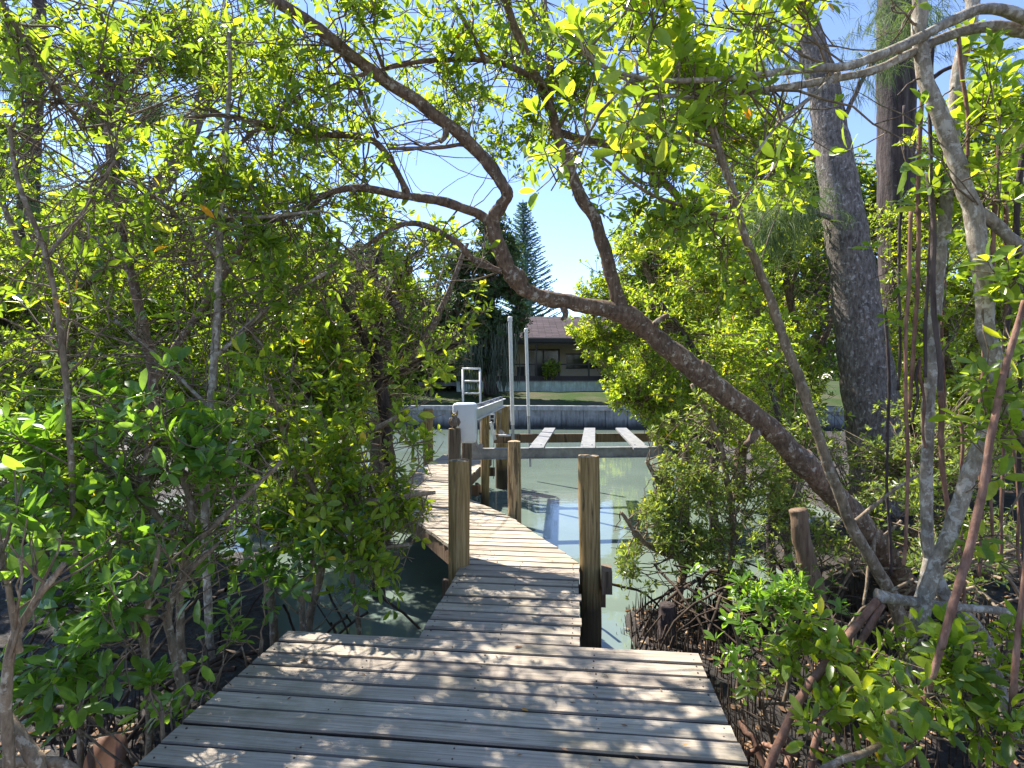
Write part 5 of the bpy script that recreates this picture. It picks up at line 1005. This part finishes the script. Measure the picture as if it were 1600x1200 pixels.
# ------------------------------------------------------------------ far trees
def fartree(label, cx, cy_, d, blobs, lw, mat, trunkp, seed, bark=BARK_DARK, name='background_tree', **kw):
    root = empty(name, W(*trunkp[0][0][:3]), label, 'tree')
    _, sk = trunkmesh(trunkp, bark, root, K=10); grow(root, sk, blobs, lw, seed=seed, mat=mat, mask=False, nl=7, asp=.5, brr=.02, **kw); return root
mt = fartree('dark spreading tree draped with grey hanging moss on the far lawn', 770, 450, 33, [(770, 400, 33, 1.7, 1.5, 1.3, 300), (740, 450, 33, 1.8, 1.5, 1.3, 300), (800, 450, 33, 1.3, 1.5, 1.2, 240), (760, 510, 32, 1.8, 1.4, 1.2, 280), (700, 500, 33, 1.8, 1.5, 1.4, 260), (812, 500, 32.5, .9, 1.2, .8, 120), (755, 560, 32.5, 1.2, 1, .9, 130), (770, 350, 33.5, 1.0, 1., .8, 120), (700, 420, 34, 1.5, 1.5, 1.2, 180)], .26, LEAF_D,
    [[(768, 616, 33, 26), (765, 590, 33, 20), (770, 540, 33, 16), (768, 470, 33, 12), (770, 390, 33, 7)], [(768, 600, 33, 14), (740, 540, 33, 10), (710, 490, 33, 7)], [(768, 560, 33, 10), (800, 500, 33, 8), (815, 460, 33, 5)]], 80)
r = np.random.default_rng(12); P = []; R = []
n = 300; cxs = r.choice([730, 745, 760, 775, 790, 785, 800], n) + r.normal(0, 7, n)
for k in range(n):
    d = 31.6 + r.normal(0, .5); top = W(cxs[k], r.uniform(500, 585), d); ln = r.uniform(.5, 1.9); top[2] = max(top[2], 1.2 + ln * .0); ln = min(ln, top[2] - .75)
    sw_ = r.normal(0, .05, 2); t = np.linspace(0, 1, 6)[:, None]; p = top + t * [sw_[0], sw_[1], -ln] + np.stack([np.sin(t[:, 0] * 9 + k) * .03, np.cos(t[:, 0] * 7 + k) * .03, t[:, 0] * 0], -1); P.append(p); R.append(np.array([.012, .03, .034, .028, .02, .004]) * r.uniform(.5, 1.2))
V, l, s = tubes(np.array(P), np.array(R), 4); me = np_mesh('hanging_moss', V, l, s); me.attributes.new('tint', 'FLOAT', 'FACE').data.foreach_set('value', np.repeat(r.random(n), len(s) // n).astype(np.float32)); link('hanging_moss', me, MOSS, mt)
# Norfolk pine
npn = empty('norfolk_pine', W(822, 600, 58), 'tall narrow layered pine rising against the sky behind the house', 'tree')
trunkmesh([[(824, 605, 58, 8), (822, 480, 58, 6), (819, 380, 58, 4), (817, 312, 58, 1.2)]], BARK_DARK, npn, K=8)
r = np.random.default_rng(13); BV = []; BRr = []; NV = []; nb = 0
for k in range(44):
    f = k / 43; py = 320 + f * 190; ct = W(817 + f * 5, py, 58); Lb = .35 + 3.4 * f ** .8
    for j in range(6):
        a = j * 1.047 + k * .5 + r.normal(0, .1); L_ = Lb * r.uniform(.8, 1.1); dirv = np.array([math.cos(a), math.sin(a), 0]); t = np.linspace(0, 1, 6)[:, None]
        p = ct + dirv * L_ * t + np.array([0, 0, 1]) * (L_ * (.42 * t ** 1.5 - .05 * t)); BV.append(p); BRr.append(np.linspace(.04, .015, 6))
        for t_ in np.arange(.1, 1.0, .10 / max(.4, L_ * .5)):
            c = ct + dirv * L_ * t_ + np.array([0, 0, 1]) * (L_ * (.42 * t_ ** 1.5 - .05 * t_))
            for sd in (-1, 1):
                pr = np.array([-dirv[1], dirv[0], 0]) * sd; e = c + pr * r.uniform(.14, .3) + dirv * .16 + [0, 0, r.uniform(-.02, .14)]; wq = np.array([0, 0, .05]); NV.append([c - wq, c + wq, e + wq, e - wq])
V, l, s = tubes(np.array(BV), np.array(BRr), 4); link('branches', np_mesh('branches', V, l, s), BARK_DARK, npn)
NV = np.array(NV); n = len(NV); me = np_mesh('crown', NV.reshape(-1, 3), np.arange(n * 4), np.arange(n) * 4, False); me.attributes.new('tint', 'FLOAT', 'FACE').data.foreach_set('value', r.random(n).astype(np.float32)); link('crown', me, LEAF_NP, npn)
FT = [(-150, 26, 200, 'far tree at the extreme left edge of the far shore'), (60, 34, 330, 'far tree on the opposite lawn behind the left thicket'), (230, 31, 300, 'far broad tree seen through the left leaves'), (390, 36, 340, 'far tree with round crown left of the mossy one'), (540, 33, 370, 'far bright tree beside the mossy tree'), (640, 37, 430, 'low far tree directly left of the mossy tree'),
      (960, 36, 400, 'far tree right of the house roof'), (1080, 31, 300, 'far tree behind the right bushes of the channel'), (1230, 27, 180, 'far tall tree behind the big grey trunk'), (1400, 28, 260, 'far tree behind the dark furrowed trunk'), (1560, 25, 200, 'far tree behind the pale forked trunk'), (1720, 23, 160, 'far tree at the extreme right')]
for i, (px, d, top, lab) in enumerate(FT):
    rr_ = np.random.default_rng(i + 90); bl = []; H = (600 - top) / F * d
    for k in range(8):
        by = top + 30 + (570 - top) * (k + .3) / 8; sp = 85 if d > 30 else 100
        if px == 960: bx = px + 40 + abs(rr_.normal(0, 50))
        else: bx = px + rr_.normal(0, sp) * (1 - .4 * abs(k - 4) / 4)
        if px == 640: bx = min(bx, 690)
        bl.append((bx, by, d + rr_.normal(0, .8), H * .24 + .8, 1.6, H * .16 + .6, 330))
    fartree(lab, px, top, d, bl, .24, (LEAF_A, LEAF_D, LEAF_C)[i % 3] if px < 900 else LEAF_A, [[(px, 622, d, 20), (px + 5, 500, d, 14), (px, (top + 500) / 2, d, 9), (px, top + 20, d, 4)], [(px, 560, d, 9), (px - 50, 460, d, 5)], [(px, 540, d, 9), (px + 50, 450, d, 5)]], 200 + i, tintc=.5)
# small plants by the far lawn
def shrub(label, px, py, d, rx, rz, n, size, mat, seed, tintc=.5):
    g = W(px, py, d); gz = float(lawnh(np.array([g[0]]), np.array([g[1]]))[0]); root = empty('garden_shrub', (g[0], g[1], gz), label, 'shrub')
    _, sk = trunkmesh([[(g[0], g[1], gz, .03), (g[0], g[1], gz + .3, .025), (g[0], g[1], g[2], .015)]], TWIG, root, world=True)
    grow(root, sk, [(px, py, d, rx, rx * .8, rz, n)], size, seed=seed, mat=mat, mask=False, nl=6, asp=.5, tintc=tintc)
shrub('small round green shrub beside the mossy tree behind the ladder', 735, 590, 33, .65, .65, 90, .14, LEAF_A, 300, .7)
shrub('dark leafy potted shrub against the screened porch', 862, 576, 36.8, .6, .5, 50, .22, LEAF_A, 301, .7)
shrub('low brownish bush on the mulch under the mossy tree', 742, 612, 32, .6, .22, 50, .12, LEAF_C, 302, .9)
shrub('green shrub at the right end of the mint wall', 960, 600, 30, .9, .7, 140, .14, LEAF_A, 303, .8)
# distant wood behind everything, one mass
rw = np.random.default_rng(77); n = 9000; xw = rw.uniform(-130, 130, n); yw = rw.uniform(62, 84, n)
hw = 5.2 + 1.6 * vnoise(np.stack([xw, yw, xw * 0], -1), .17) + .8 * vnoise(np.stack([xw, yw, xw * 0], -1), .6, 2); zw = 1 + hw * rw.random(n) ** .7
Aw = rw.normal(0, .5, (n, 3)) + [0, -.4, .7]; Aw /= np.linalg.norm(Aw, axis=1, keepdims=True)
o = leaves('distant_wood', np.stack([xw, yw, zw], -1), Aw, 1.1, .6, 6, LEAF_D, None, rw); tag(o, 'low dark green wood far behind the house and lawns', 'wood', None, 'stuff')
print('rosette leaves', TOT[0])
